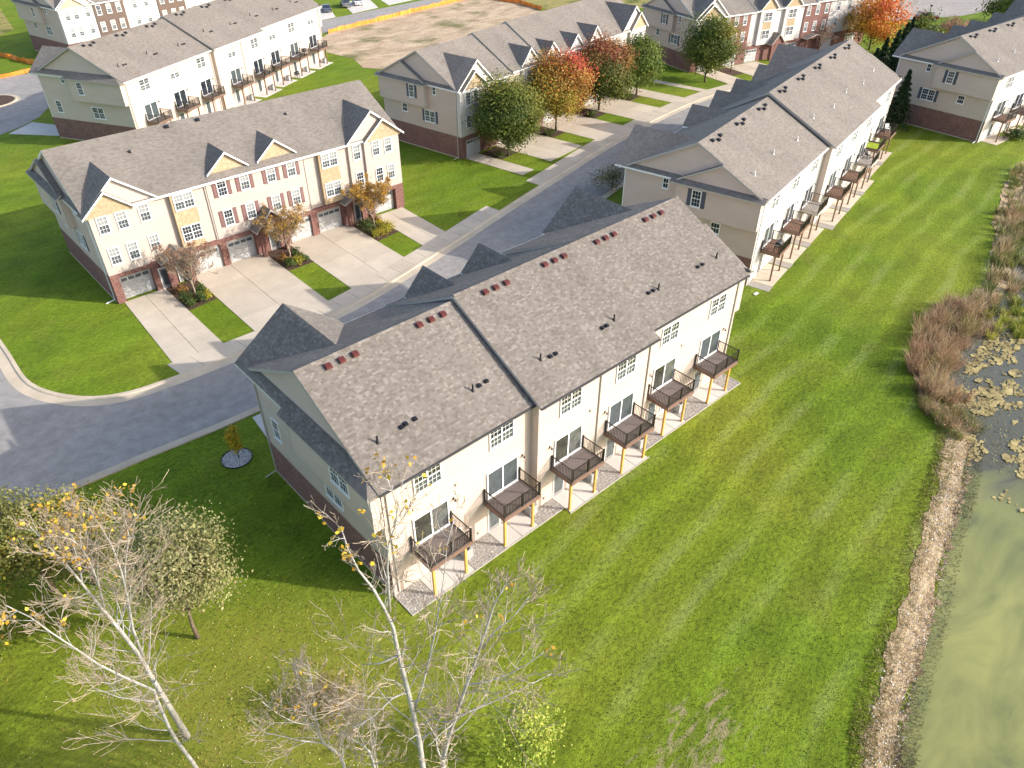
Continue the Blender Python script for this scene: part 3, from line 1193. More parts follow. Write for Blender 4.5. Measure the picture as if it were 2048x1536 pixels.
def roof_section(par, u0, u1, o0, o1, off, ez, rz, D, rv, fz, gut_r='gutter_dark', gut_f='white', fascia='fascia', top='roof'):
    t = 0.2
    re, fe = -off - 0.4, D + 0.45
    mb = MB()
    poly = [(re, ez - t), (fe, fz - t), (fe, fz), (rv, rz), (re, ez)]
    # underside is drawn with the ridge line so that it stays above the wall
    poly = [(re, ez - t), (rv, rz - t - 0.02), (fe, fz - t), (fe, fz), (rv, rz), (re, ez)]
    # vents and fascia share the roof part
    a, b = u0 - o0, u1 + o1
    mb.prism(poly, 'x', a, b, mats=[1, 1, 1, 0, 0, 1], ends=1)
    o = mb.build('roof', [top, fascia], par)
    g = MB()
    g.box(a + 0.02, b - 0.02, re - 0.11, re - 0.003, ez - 0.16, ez - 0.045)
    g.build('gutter', gut_r, par, False)
    g = MB()
    g.box(a + 0.02, b - 0.02, fe + 0.003, fe + 0.11, fz - 0.16, fz - 0.045)
    g.build('gutter', gut_f, par, False)
    return o


def front_gable(par, u0, u1, up, zf, zp, vface, vback, facemat, over=0.3, t=0.18, wall_back=None, trim='white', name='gable_roof'):
    """gable whose ridge runs front to back; u0..u1 eaves"""
    mb = MB()
    poly = [(u0, zf - t), (up, zp - t - 0.03), (u1, zf - t), (u1, zf), (up, zp), (u0, zf)]
    mb.prism(poly, 'y', vback, vface + over, mats=[1, 1, 1, 0, 0, 1], ends=1)
    mb.build(name, ['roof', trim], par)
    mb = MB()
    k = 0.35
    mb.prism([(u0 + k, zf - t - 0.01), (u1 - k, zf - t - 0.01), (u1 - k, zf + (zp - zf) * k / (u1 - up) - t - 0.05), (up, zp - t - 0.06), (u0 + k, zf + (zp - zf) * k / (up - u0) - t - 0.05)], 'y', vback + 0.4 if wall_back is None else wall_back, vface)
    mb.build('gable_wall', facemat, par)


def side_end(par, side, L, kind, mat, D, ez, brickmat, rz, rv):
    """bump-out and its roof on one end wall; written for the left end and mirrored for the right"""
    sg = -1 if side == 'left' else 1
    X = (lambda d: -d) if side == 'left' else (lambda d: L + d)
    def bx(mb, d0, d1, v0, v1, z0, z1, m=0):
        a, b = sorted((X(d0), X(d1)))
        mb.box(a, b, v0, v1, z0, z1, m)
    # brick storey
    mb = MB()
    bx(mb, -0.05, 0.03, 0.0, D + 0.02, 0.12, 2.80)
    mb.build('brick_base', brickmat, par)
    mb = MB()
    bx(mb, -0.05, 0.055, 0.02, D, 0.0, 0.119)
    bx(mb, -0.05, 0.045, 0.01, D + 0.015, 2.801, 2.86)
    mb.build('sill_course', 'kerb', par)
    if kind is None:
        return
    vb = 8.5 if kind == 'pent' else 8.3
    mb = MB()
    bx(mb, -0.05, 0.6, 0.0, vb, 5.72, ez - 0.1)
    mb.build('bay', mat, par)
    mb = MB()
    for v in (-0.006, vb - 0.085):
        bx(mb, 0.535, 0.612, v, v + 0.09, 5.71, ez - 0.12)
    bx(mb, -0.04, 0.606, 0.05, vb - 0.05, 5.66, 5.719)
    mb.build('corner_board', mat if side == 'x' else 'gutter_tan', par)
    def strip(mb, v0, v1, zi0, zi1, zo, do, di=-0.02, t=0.14):
        """sloping pent roof strip: inner edge height zi at v0/v1, outer edge zo at distance do"""
        p = [(X(di), v0, zi0), (X(do), v0, zo), (X(do), v1, zo), (X(di), v1, zi1)]
        q = [(a, b, c - t) for a, b, c in p]
        if sg < 0:
            order = (0, 3, 2, 1)
        else:
            order = (0, 1, 2, 3)
        mb.hexa([q[i] for i in order] + [p[i] for i in order], mats=[1, 0, 0, 1, 1, 0])
    slope = (rz - ez) / (rv + 0.4)
    if kind == 'pent':
        mb = MB()
        zi = 9.28
        vcut = -0.4 + (zi - ez) / slope
        # hipped end piece where the strip dies into the rear eave
        v0, v1 = -0.39, vcut + 0.25
        p = [(X(-0.02), v0, ez - 0.035), (X(0.93), v0, ez - 0.06), (X(0.93), v1, ez - 0.06), (X(-0.02), v1, zi)]
        q = [(a, b, c - 0.14) for a, b, c in p]
        for tri, m_i in (((p[0], p[1], p[3]), 0), ((p[1], p[2], p[3]), 0), ((q[0], q[1], q[2]), 1), ((q[0], q[2], q[3]), 1), ((p[0], p[1], q[1], q[0]), 0), ((p[1], p[2], q[2], q[1]), 1)):
            mb.face(tri if sg > 0 else tri[::-1], m_i)
        strip(mb, vcut + 0.2501, vb + 0.3, zi, zi, ez - 0.06, 0.93)
        strip(mb, vb + 0.3001, D + 0.44, zi, zi, ez + 0.17, 0.52)
        mb.build('pent_roof', ['roof', 'gutter_tan'], par)
    else:
        t = 0.18
        va, za = 4.1, ez + slope * 4.5
        ve = vb + 0.45
        mb = MB()
        poly = [(-0.4, ez - 0.01 - t), (va, za - t - 0.03), (ve, ez - 0.05 - t), (ve, ez - 0.05), (va, za - 0.012), (-0.4, ez - 0.012)]
        mb.prism(poly, 'x', *sorted((X(-0.1), X(0.62))), mats=[1, 1, 1, 0, 0, 1], ends=1)
        mb.build('bay_roof', ['roof', 'fascia'], par)
        mb = MB()
        mb.prism([(-0.05, ez + 0.02), (ve - 0.4, ez + 0.02), (va, za - t - 0.05)], 'x', *sorted((X(-0.05), X(0.36))))
        mb.build('gable_wall', mat, par)
        mb = MB()
        strip(mb, -0.38, ve, ez + 0.30, ez + 0.30, ez - 0.03, 0.97, 0.355)
        mb.build('pent_roof', ['roof', 'gutter_tan'], par)


def townhouse(name, label, org, th, L, D, rv, sections, side_mat, rear_mat, front_mat, ends, brickmat='brick_dark', gut_r='white', gut_f='white', main_fascia='fascia'):
    """local frame: u along the row, v from the rear wall (0) to the front wall (D)"""
    T = empty(name, (org[0], org[1], 0), R(th))
    tag(T, label, 'town houses')
    roofs = []
    n = len(sections)
    for i, (u0, u1, off, ez, rz) in enumerate(sections):
        slope = (rz - ez) / (rv + off + 0.4)
        fz = ez - 0.08
        fs = (rz - fz) / (D + 0.45 - rv)
        zr = ez + slope * 0.4 - 0.235
        zf = fz + fs * 0.45 - 0.235
        mb = MB()
        mb.prism([(-off, 0), (D, 0), (D, zf), (rv, rz - 0.26), (-off, zr)], 'x', u0, u1, mats=[0, 2, 0, 0, 1], ends=0)
        mb.build('wall', [side_mat, rear_mat, front_mat], T)
        lower_l = i > 0 and sections[i - 1][4] < rz - 0.2
        lower_r = i < n - 1 and sections[i + 1][4] < rz - 0.2
        o0 = 0.3 if i == 0 else (0.26 if lower_l else -0.05)
        o1 = 0.3 if i == n - 1 else (0.26 if lower_r else -0.05)
        if i > 0 and not lower_l:
            o0 = 0.04 if sections[i - 1][4] > rz + 0.05 else 0.0
        if i < n - 1 and not lower_r:
            o1 = 0.04 if sections[i + 1][4] > rz + 0.05 else 0.0
        roofs.append(roof_section(T, u0, u1, o0, o1, off, ez, rz, D, rv, fz, gut_r, gut_f, main_fascia))
    for side, kind in ends.items():
        s = sections[0] if side == 'left' else sections[-1]
        side_end(T, side, L, kind, side_mat, D, s[3], brickmat, s[4], rv)
        # white corner boards
        mb = MB()
        x0 = -0.02 if side == 'left' else L - 0.06
        mb.box(x0, x0 + 0.08, D - 0.06, D + 0.02, 2.87, s[3] - 0.15)
        mb.build('corner_board', 'white', T)
    return T, roofs


def std_side(T, side, plane, style='dark', shut='shutter_slate'):
    sg = -1 if side == 'left' else 1
    add_window(T, side, 6.05, 7.42, 'single', style, plane + sg * 0.6, shut)
    add_window(T, side, 9.5, 7.9, 'small', 'dark', plane)
    add_window(T, side, 8.5, 4.5, 'double', style, plane, shut)
    add_window(T, side, 4.0, 4.85, 'short', 'dark', plane)


def roof_z(sec, rv, v):
    u0, u1, off, ez, rz = sec
    return ez + (rz - ez) * (v + off + 0.4) / (rv + off + 0.4)


def tilt_put(name, mesh, par, u, v, z, slope=0.0):
    o = put(name, mesh, par, (u, v, z))
    o.rotation_euler = (slope, 0, 0)
    return o


def gable_pair(T, L, D, s_lo, s_hi, big, small, proj_big, proj_small, wallmat, shake, back):
    """end-unit reverse gable (big) with a smaller one standing in front; all given in s (left to right seen from the front)"""
    f = lambda s: L - s
    (a, b, pk, zf, zp) = big
    front_gable(T, f(b), f(a), f(pk), zf, zp, D + proj_big, back, wallmat, 0.3)
    (a, b, pk, zf, zp) = small
    front_gable(T, f(b), f(a), f(pk), zf, zp, D + proj_small, D - 0.5, shake, 0.3, wall_back=D)


def strip_wall(T, L, D, s0, s1, proj, z0, z1, mat, name='wall_bay'):
    mb = MB()
    mb.box(L - s1, L - s0, D - 0.1, D + proj, z0, z1)
    return mb.build(name, mat, T)


def portico(T, L, D, s0, s1, zf, zp, depth, brickmat='brick'):
    f = lambda s: L - s
    up = (f(s0) + f(s1)) / 2
    front_gable(T, f(s1), f(s0), up, zf, zp, D + depth, D + 0.05, brickmat, 0.3, trim='fascia', name='porch_roof')
    for s in (s0 + 0.45, s1 - 0.85):
        mb = MB()
        mb.box(f(s + 0.4), f(s), D + depth - 0.45, D + depth - 0.05, 0.0, zf - 0.2)
        mb.build('pier', brickmat, T)


# ------------------------------------------------------------------ main row in the middle of the picture
A_SEC = [(0, 10.6, 0.0, 8.64, 12.38), (10.6, 21.04, 0.6, 8.73, 12.72), (21.04, 31.7, 0.0, 9.0409, 12.72)]
AL, AD, ARV = 31.7, 13.9, 6.7
A, A_ROOFS = townhouse('townhouse_row', 'near row of six cream town houses with black railed decks and maroon roof vents', (0, 0), 0, AL, AD, ARV, A_SEC,
                       'cream', 'cream', 'cream', {'left': 'pent', 'right': 'gable'}, 'brick_dark', 'gutter_dark', 'white')
# front gables seen from behind
front_gable(A, -0.45, 6.95, 3.4, 8.62, 11.35, AD + 0.75, 8.3, 'cream', 0.35)
front_gable(A, 26.0, 33.0, 29.7, 8.75, 11.6, AD + 0.75, 8.3, 'cream', 0.35)
front_gable(A, 11.5, 15.0, 13.25, 9.15, 10.95, AD - 0.5, 9.4, 'shake', 0.3)
front_gable(A, 16.5, 20.1, 18.3, 9.15, 10.95, AD - 0.5, 9.4, 'shake', 0.3)
for s0, s1 in ((0.5, 3.2), (6.2, 8.9), (11.5, 14.2), (16.5, 19.2), (22.5, 25.2), (28, 30.7)):
    add_garage(A, 'front', (s0 + s1) / 2, AD + 0.06)
for x in (2, 5, 8.5, 12.5, 15, 18, 23, 26, 29.5):
    for z in (4.6, 7.5):
        add_window(A, 'front', x, z, 'single', 'blind', AD + 0.01)
mb = MB()
mb.box(0.02, AL - 0.02, AD + 0.002, AD + 0.05, 0.12, 2.8)
mb.build('brick_base', 'brick', A)

DECK_U = (1.42, 6.77, 11.79, 16.79, 21.92, 27.37)
DECK_V = (0, 0, -0.6, -0.6, 0, 0)
WIN_U = (2.93, 8.22, 13.28, 18.34, 23.6, 29.1)
DOOR_U = (2.93, 8.25, 13.24, 18.25, 23.55, 28.98)
PATIO = []
for i in range(6):
    v = DECK_V[i]
    add_deck(A, DECK_U[i], v)
    add_window(A, 'rear', WIN_U[i], 7.46, 'double', 'olive' if i != 1 else 'haze', v)
    o = add_window(A, 'rear', DOOR_U[i], DZ + 1.06, 'slider', 'olive' if i % 2 == 0 else 'haze', v, None, 'sliding_door')
    lx = DOOR_U[i] + (1.62 if i in (0, 1, 5) else -1.62)
    put('wall_lamp', LAMP, A, (lx, v, 4.72))
    add_door(A, 'rear', DECK_U[i] + (0.75 if i != 0 else 2.3), v)
    if i in (0, 2, 4):
        add_window(A, 'rear', DECK_U[i] + 3.1 if i == 0 else DECK_U[i] + 2.3, 1.25, 'single', 'haze', v)
for u, v, zt in ((0.32, 0, 8.35), (15.94, -0.6, 8.45), (20.7, -0.6, 8.45), (31.45, 0, 8.6)):
    downspout(A, 'rear', u, v, zt, 'gutter_tan', False)
downspout(A, 'left', 13.7, 0, 8.6, 'gutter_tan', True)
mb = MB()
mb.box(-0.02, 0.06, -0.025, 0.05, 0.0, 5.7)
mb.box(-0.62, -0.54, -0.025, 0.05, 5.71, 8.4)
mb.box(10.58, 10.66, -0.625, -0.55, 0.0, 8.6)
mb.box(31.64, 31.72, -0.025, 0.05, 0.0, 5.7)
mb.build('corner_board', 'cream', A)
mb = MB(); mb.box(-0.13, 0.13, -0.12, 0.0, 0, 0.42); mb.tube([(0, -0.12, 0.28), (0, -0.2, 0.28)], [0.09, 0.08], 8); MET = mb.mesh('meter_box', ['ac'], False)
mb = MB(); mb.box(-0.1, 0.1, -0.06, 0.0, 0, 0.2); mb.box(-0.075, 0.075, -0.1, -0.061, 0.02, 0.14); DRY = mb.mesh('wall_vent', ['gutter_tan'], False)
for i in range(6):
    put('wall_vent', DRY, A, (DECK_U[i] + 3.4, DECK_V[i], 2.35 if i % 2 else 5.6))
    put('wall_vent', DRY, A, (DECK_U[i] - 0.5, DECK_V[i], 0.5))
    put('meter_box', MET, A, (DECK_U[i] + 3.25 + (0.3 if i == 0 else 0), DECK_V[i], 0.9))
# windows of the near end wall
add_window(A, 'left', 11.9, 4.9, 'single', 'dark', 0.0)
add_window(A, 'left', 7.9, 6.7 - 0.55, 'single', 'dark', 0.0)
add_window(A, 'left', 5.4, 4.25, 'double', 'dark', 0.0)
add_window(A, 'left', 3.0, 7.55, 'double', 'dark', -0.6)
std_side(A, 'right', AL)

# roof vents, exhaust hoods and pipes
def A_on(u, v):
    sec = A_SEC[0] if u < 10.6 else (A_SEC[1] if u < 21.04 else A_SEC[2])
    return roof_z(sec, ARV, v) + 0.012, (sec[4] - sec[3]) / (ARV + sec[2] + 0.4), A_ROOFS[0 if u < 10.6 else (1 if u < 21.04 else 2)]


for u, v in ((1.44, 6.2), (2.28, 6.2), (3.12, 6.2), (7.47, 6.2), (8.32, 6.2), (9.18, 6.2), (12.38, 6.08), (13.22, 6.08), (14.1, 6.08), (17.47, 6.12), (18.35, 6.12), (19.23, 6.12),
             (22.37, 6.08), (23.25, 6.08), (24.11, 6.08), (27.53, 6.1), (28.4, 6.1), (29.3, 6.1)):
    z, sl, rf = A_on(u, v)
    tilt_put('roof_vent', VENT['vent_red'], rf, u, v, z, math.atan(sl))
for u, v in ((2.84, 1.85), (3.14, 1.9), (3.75, 1.9), (8.2, 1.85), (8.75, 1.88), (13.15, 1.15), (13.6, 1.15), (17.75, 1.16), (18.15, 1.16), (22.89, 1.69), (23.38, 1.69), (28.3, 1.68), (28.85, 1.68)):
    z, sl, rf = A_on(u, v)
    tilt_put('exhaust_hood', HOOD, rf, u, v, z, math.atan(sl))
for u, v in ((1.27, 1.74), (7.68, 1.77), (12.46, 1.25), (18.97, 1.24), (23.86, 1.6), (30.5, 1.63)):
    z, sl, rf = A_on(u, v)
    put('vent_pipe', PIPE['vent_black'], rf, (u, v, z))

# real shingle tabs on the roof of the main row
CAMP = np.array([-12.93, -24.10, 35.36])
tabs = []        # (P0 lower-left, e_u, e_v, n, width, roof index)


def lay(P0, eu, ev, Lu, Lv, ri, inside=None, exp=0.135):
    P0, eu, ev = (np.array(q, float) for q in (P0, eu, ev))
    n = np.cross(eu, ev)
    if n[2] < 0:
        n = -n
    rows = int(Lv / exp)
    for r in range(rows):
        v = r * exp
        u = -random.uniform(0, 0.3)
        while u < Lu:
            w = random.choice((0.12, 0.15, 0.18, 0.22, 0.27))
            a, b = max(u, 0), min(u + w, Lu)
            if b - a > 0.04 and (inside is None or inside((a + b) / 2, v + exp / 2)):
                tabs.append((P0 + eu * a + ev * v, eu, ev, n, b - a, ri))
            u += w


for i, (u0, u1, off, ez, rz) in enumerate(A_SEC):
    re = -off - 0.4
    a = u0 - (0.3 if i == 0 else (0.26 if i == 1 else 0.04))
    b = u1 + (0.04 if i == 0 else (0.0 if i == 1 else 0.3))
    if i == 2:
        a = 21.04
    run, rise = ARV - re, rz - ez
    ln = math.hypot(run, rise)
    if i == 0:
        lay((a, re - 0.03, ez - 0.015), (1, 0, 0), (0, run / ln, rise / ln), b - a, ln - 0.05, i)
    elif i == 1:
        kk = 21.04 - a
        lay((a, re - 0.03, ez - 0.015), (1, 0, 0), (0, run / ln, rise / ln), 32.0 - a, ln - 0.05, i, lambda t_, v_: t_ < kk or v_ > 0.67)
    fz = ez - 0.08
    run, rise = AD + 0.45 - ARV, rz - fz
    ln = math.hypot(run, rise)
    lay((b, AD + 0.47, fz - 0.01), (-1, 0, 0), (0, -run / ln, rise / ln), b - a, ln - 0.05, i)
# the two front gables, faces turned to the camera and the lit faces
for (u0, u1, up, zf, zp, vf, vb, ri) in ((-0.45, 6.95, 3.4, 8.62, 11.35, AD + 1.1, 8.3, 0), (26.0, 33.0, 29.7, 8.75, 11.6, AD + 1.1, 8.3, 2), (11.5, 15.0, 13.25, 9.15, 10.95, AD - 0.2, 9.4, 1), (16.5, 20.1, 18.3, 9.15, 10.95, AD - 0.2, 9.4, 1)):
    sec = A_SEC[ri]
    fz = sec[3] - 0.08
    fs = (sec[4] - fz) / (AD + 0.45 - ARV)
    for (ue, sgn) in ((u0, 1), (u1, -1)):
        run, rise = abs(up - ue), zp - zf
        ln = math.hypot(run, rise)
        def ins(t, v, ln=ln, rise=rise, zf=zf, vf=vf, fs=fs, fz=fz):
            z = zf + rise * v / ln
            return (vf - t) > AD + 0.45 - (z + 0.03 - fz) / fs
        lay((ue, vf, zf), (0, -1, 0), (sgn * run / ln, 0, rise / ln), vf - vb, ln - 0.02, ri, ins)
# pent strip of the near end
zi, zo = 9.28, 8.58
ln = math.hypot(0.91, zi - zo)
lay((-0.93, 0.95, zo), (0, 1, 0), (0.91 / ln, 0, (zi - zo) / ln), 7.85, ln - 0.02, 0)
zo2 = 8.81
ln = math.hypot(0.5, zi - zo2)
lay((-0.52, 8.82, zo2), (0, 1, 0), (0.5 / ln, 0, (zi - zo2) / ln), 5.5, ln - 0.02, 0)

dist = np.array([np.linalg.norm(t[0] - CAMP) * (1.0 if t[3][1] < -0.2 else 3.0) for t in tabs])
order = np.argsort(dist)
single = set(order[:300].tolist())
TABM = {}
VV, FF_ = {0: [], 1: [], 2: []}, {0: 0, 1: 0, 2: 0}
for k, (P, eu, ev, n, w, ri) in enumerate(tabs):
    h0 = 0.009 + random.uniform(0, 0.006)
    g = 0.003
    if k in single:
        key = round(w, 2)
        if key not in TABM:
            m_ = MB()
            m_.hexa([(g, 0, -0.002), (key - g, 0, -0.002), (key - g, 0.16, -0.002), (g, 0.16, -0.002), (g, 0, 0.012), (key - g, 0, 0.012), (key - g, 0.16, 0.004), (g, 0.16, 0.004)], faces=(1, 2, 3, 5))
            TABM[key] = m_.mesh('shingle', ['shingle_single'], False)
        o = put('shingle', TABM[key], A_ROOFS[ri])
        o.color = (*TABC[rng.choice(5, p=TABP)], 1)
        mt = Matrix(((eu[0], ev[0], n[0], P[0]), (eu[1], ev[1], n[1], P[1]), (eu[2], ev[2], n[2], P[2]), (0, 0, 0, 1)))
        o.matrix_local = mt
    else:
        a, b = P + eu * g, P + eu * (w - g)
        up = ev * 0.155
        VV[ri] += [a - n * 0.002, b - n * 0.002, a + n * h0, b + n * h0, b + up + n * 0.004, a + up + n * 0.004]
for ri in VV:
    V = np.array(VV[ri])
    c = np.arange(0, len(V), 6)
    F = np.concatenate([np.column_stack([c, c + 1, c + 3, c + 2]), np.column_stack([c + 2, c + 3, c + 4, c + 5])])
    # orient faces outwards
    P0, P1, P2 = V[F[:, 0]], V[F[:, 1]], V[F[:, 2]]
    nn = np.cross(P1 - P0, P2 - P0)
    bad = (nn[:, 2] < -1e-9)
    F[bad] = F[bad][:, ::-1]
    fc = TABC[rng.choice(5, len(c), p=TABP)]
    tag(put('shingle_field', np_mesh('shingle_field', V, F, ['shingle'], np.tile(fc, (2, 1))), A_ROOFS[ri]), kind='stuff')
# ridge caps
m_ = MB()
m_.hexa([(0, -0.14, -0.055), (0.27, -0.14, -0.055), (0.27, 0, 0.012), (0, 0, 0.012), (0, -0.135, -0.03), (0.27, -0.135, -0.04), (0.27, 0, 0.026), (0, 0, 0.036)])
m_.hexa([(0, 0, 0.012), (0.27, 0, 0.012), (0.27, 0.14, -0.055), (0, 0.14, -0.055), (0, 0, 0.036), (0.27, 0, 0.026), (0.27, 0.135, -0.04), (0, 0.135, -0.03)])
CAP = m_.mesh('ridge_cap', ['shingle_single'], False)
for i, (u0, u1, off, ez, rz) in enumerate(A_SEC):
    u = u0 - (0.3 if i == 0 else 0.2 if i == 1 else 0.0)
    e = u1 + (0.25 if i == 2 else 0.0)
    while u < e - 0.1:
        put('ridge_cap', CAP, A_ROOFS[i], (u, ARV, rz + 0.025)).color = (*TABC[rng.choice(5, p=TABP)], 1)
        u += 0.262

# patios and gravel behind the main row
PT = ((1.72, 4.55), (7.0, 9.75), (12.0, 14.7), (17.1, 19.7), (22.2, 24.8), (27.6, 30.2))
for i, (a, b) in enumerate(PT):
    v = DECK_V[i]
    p = struct_empty('patio')
    slab_quad('slab', p, [(a, v - 1.72), (b, v - 1.72), (b, v - 0.02), (a, v - 0.02)], 2, 1, 'concrete_pale')


def gravel(name, polys, z, count, size, cols, seed=3):
    """loose stones as one mesh, each a squashed octahedron"""
    rg = np.random.default_rng(seed)
    P = []
    areas = np.array([(x1 - x0) * (y1 - y0) for x0, x1, y0, y1 in polys])
    for (x0, x1, y0, y1), n in zip(polys, (count * areas / areas.sum()).astype(int)):
        P.append(np.column_stack([rg.uniform(x0, x1, n), rg.uniform(y0, y1, n)]))
    return np.concatenate(P), rg


def stones(name, P, z, size, cols, rg, kind='stuff', mat='leaf', parent=None):
    n = len(P)
    s = rg.uniform(size[0], size[1], n)
    ang = rg.uniform(0, 6.28, n)
    o = np.array([[1, 0, 0], [0, 0.75, 0], [-1, 0, 0], [0, -0.75, 0], [0.1, 0.1, 0.7]])
    ca, sa = np.cos(ang), np.sin(ang)
    V = np.zeros((n, 5, 3))
    for k in range(5):
        j = rg.uniform(0.75, 1.25, n)
        V[:, k, 0] = P[:, 0] + s * j * (o[k, 0] * ca - o[k, 1] * sa)
        V[:, k, 1] = P[:, 1] + s * j * (o[k, 0] * sa + o[k, 1] * ca)
        V[:, k, 2] = (ground_z(P) + 0.03 if name == 'bank_stones' else z) + s * j * o[k, 2]
    b = np.arange(n) * 5
    F = np.concatenate([np.column_stack([b + i, b + (i + 1) % 4, b + 4]) for i in range(4)])
    c = np.array(cols)[rg.integers(0, len(cols), n)] * rg.uniform(0.75, 1.2, (n, 1))
    return tag(put(name, np_mesh(name, V.reshape(-1, 3), F, [mat], np.tile(c, (4, 1))), parent), kind=kind)


t = NT('stone_speck')
a_ = t.n("Attribute", attribute_name="leafcol")
t.col(a_.outputs["Color"])
t.rough(0.9)
M['stone'] = t.m
gaps = []
for i in range(6):
    lo = 0.02 if i == 0 else PT[i - 1][1] + 0.02
    gaps.append((lo, PT[i][0] - 0.02, -0.6 if i == 3 else 0.0))
gaps.append((PT[5][1] + 0.02, 31.65, 0.0))
beds = [(a, b, v - 1.72, -0.02) for a, b, v in gaps]
mb = MB()
for (x0, x1, y0, y1) in beds:
    mb.box(x0, x1, y0, y1, -0.05, 0.022)
M['gravel_base'] = plain('gravel_base', (0.30, 0.275, 0.245), 0.95, 0.35, 14)
gb = tag(mb.build('gravel_bed', 'gravel_base'), kind='structure')
P, rg = gravel('gravel', beds, 0.02, 5200, None, None)
stones('gravel', P, 0.02, (0.025, 0.055), [(0.48, 0.44, 0.385), (0.38, 0.355, 0.325), (0.60, 0.565, 0.51), (0.26, 0.235, 0.21), (0.44, 0.385, 0.325)], rg, mat='stone')
mb = MB()
mb.box(0.0, 11.93, -1.80, -1.73, -0.05, 0.05)
mb.box(11.93, 19.77, -2.40, -2.33, -0.05, 0.05)
mb.box(19.77, 31.7, -1.80, -1.73, -0.05, 0.05)
mb.box(31.66, 31.73, -1.729, 0, -0.05, 0.06)
mb.box(-0.07, 0.0, -1.80, 0.0, -0.05, 0.06)
tag(mb.build('edging', 'gutter_tan'), kind='structure')
for (x, y, lab) in ((4.85, -0.55, 'first'), (10.15, -0.6, 'second'), (15.2, -1.15, 'third'), (20.2, -1.15, 'fourth'), (25.4, -0.55, 'fifth')):
    o = empty('air_conditioner', (x, y, 0.03))
    put('casing', AC_M, o)
    put('fan_grille', ACF_M, o)
    tag(o, 'grey air conditioner box on gravel beside the %s deck of the near row' % lab, 'air conditioner', 'air conditioners behind the near row')


# ------------------------------------------------------------------ left front row (fronts with driveways)
BL, BD, BRV = 32.0, 13.4, 6.9
B, B_ROOFS = townhouse('townhouse_row', 'cream row with red shutters, cedar shake gables and wide driveways, left of the road', (32.0, 57.3), 180, BL, BD, BRV,
                       [(0, BL, 0.0, 8.66, 12.45)], 'taupe', 'cream', 'cream_pink', {'left': 'gable', 'right': 'gable'}, 'brick', 'white', 'white', 'white')
fB = lambda s: BL - s
gable_pair(B, BL, BD, 0, 0, (-0.4, 6.1, 2.75, 8.62, 11.3), (-0.55, 3.95, 1.72, 8.5, 10.4), 0.30, 0.62, 'cream_pink', 'shake', 6.4)
gable_pair(B, BL, BD, 0, 0, (25.5, 32.4, 28.8, 8.62, 11.45), (27.5, 32.5, 29.95, 8.5, 10.5), 0.30, 0.62, 'cream_pink', 'shake', 6.4)
for a, b, pk in ((10.95, 15.1, 13.05), (16.0, 20.2, 18.1)):
    front_gable(B, fB(b), fB(a), fB(pk), 9.1, 10.8, BD - 0.35, 8.2, 'shake', 0.3)
strip_wall(B, BL, BD, 0.0, 3.65, 0.55, 2.8, 8.5, 'cream_pink')
strip_wall(B, BL, BD, 3.6501, 5.65, 0.28, 2.8, 8.5, 'cream_pink')
strip_wall(B, BL, BD, 7.0, 9.15, 0.42, 3.0, 8.4, 'shake')
strip_wall(B, BL, BD, 10.5, 20.6, 0.16, 2.8, 8.4, 'cream_pink')
strip_wall(B, BL, BD, 22.2, 24.45, 0.42, 3.0, 8.4, 'shake')
strip_wall(B, BL, BD, 25.8, 27.6, 0.28, 2.8, 8.5, 'cream_pink')
strip_wall(B, BL, BD, 27.6001, 31.95, 0.55, 2.8, 8.5, 'cream_pink')
# ground floor in brick with piers between the garages
for a, b, pr in ((0.0, 0.7, .57), (3.6, 5.6, .57), (5.6, 7.35, .2), (10.4, 11.05, .30), (13.95, 17.8, .30), (20.35, 21.1, .30), (24.05, 27.4, .30), (27.4, 28.0, .57), (30.9, 31.97, .57)):
    strip_wall(B, BL, BD, a, b, pr, 0.0, 2.45, 'brick', 'brick_pier')
for a, b, pr in ((0.0, 5.6, .57), (5.6, 27.4, .30), (27.4, 31.97, .57)):
    strip_wall(B, BL, BD, a, b, pr, 2.4501, 2.84, 'brick', 'brick_band')
for s in (2.15, 8.9, 12.5, 19.1, 22.6, 29.4):
    add_garage(B, 'front', fB(s), BD + 0.04)
for s in (4.6, 6.3, 15.9, 26.0):
    add_door(B, 'front', fB(s), BD + (0.58 if s < 5 else 0.32))
portico(B, BL, BD, 13.7, 17.5, 2.95, 4.9, 1.35)
portico(B, BL, BD, 4.3, 7.6, 2.85, 3.9, 1.2)
portico(B, BL, BD, 23.9, 26.9, 2.85, 3.6, 1.2)
for s, p in ((0.98, .55), (2.57, .55), (4.6, .28), (26.75, .28), (28.95, .55), (30.5, .55)):
    add_window(B, 'front', fB(s), 7.5, 'single', 'blind', BD + p)
for i, (s, p) in enumerate(((1.05, .55), (2.65, .55), (4.68, .28), (26.8, .28), (29.1, .55), (30.6, .55))):
    add_window(B, 'front', fB(s), 4.55, 'single', 'blind' if i not in (3, 4) else 'dark', BD + p)
for s in (8.15, 23.4):
    add_window(B, 'front', fB(s), 7.6, 'double', 'blind', BD + .42)
    add_window(B, 'front', fB(s), 4.5, 'double', 'dark' if s < 9 else 'blind', BD + .42)
for i, s in enumerate((11.95, 14.25, 17.0, 19.2)):
    add_window(B, 'front', fB(s), 7.7, 'single', 'dark' if i == 0 else 'blind', BD + .16, 'shutter_red')
    add_window(B, 'front', fB(s), 4.72, 'single', 'haze' if i == 0 else 'blind', BD + .16, 'shutter_red')
std_side(B, 'right', BL)
std_side(B, 'left', 0.0)
downspout(B, 'right', 13.2, BL, 8.3, 'white', True)
downspout(B, 'front', fB(10.4), BD + 0.02, 8.3, 'gutter_tan', False)
downspout(B, 'front', fB(20.75), BD + 0.02, 8.3, 'gutter_tan', False)
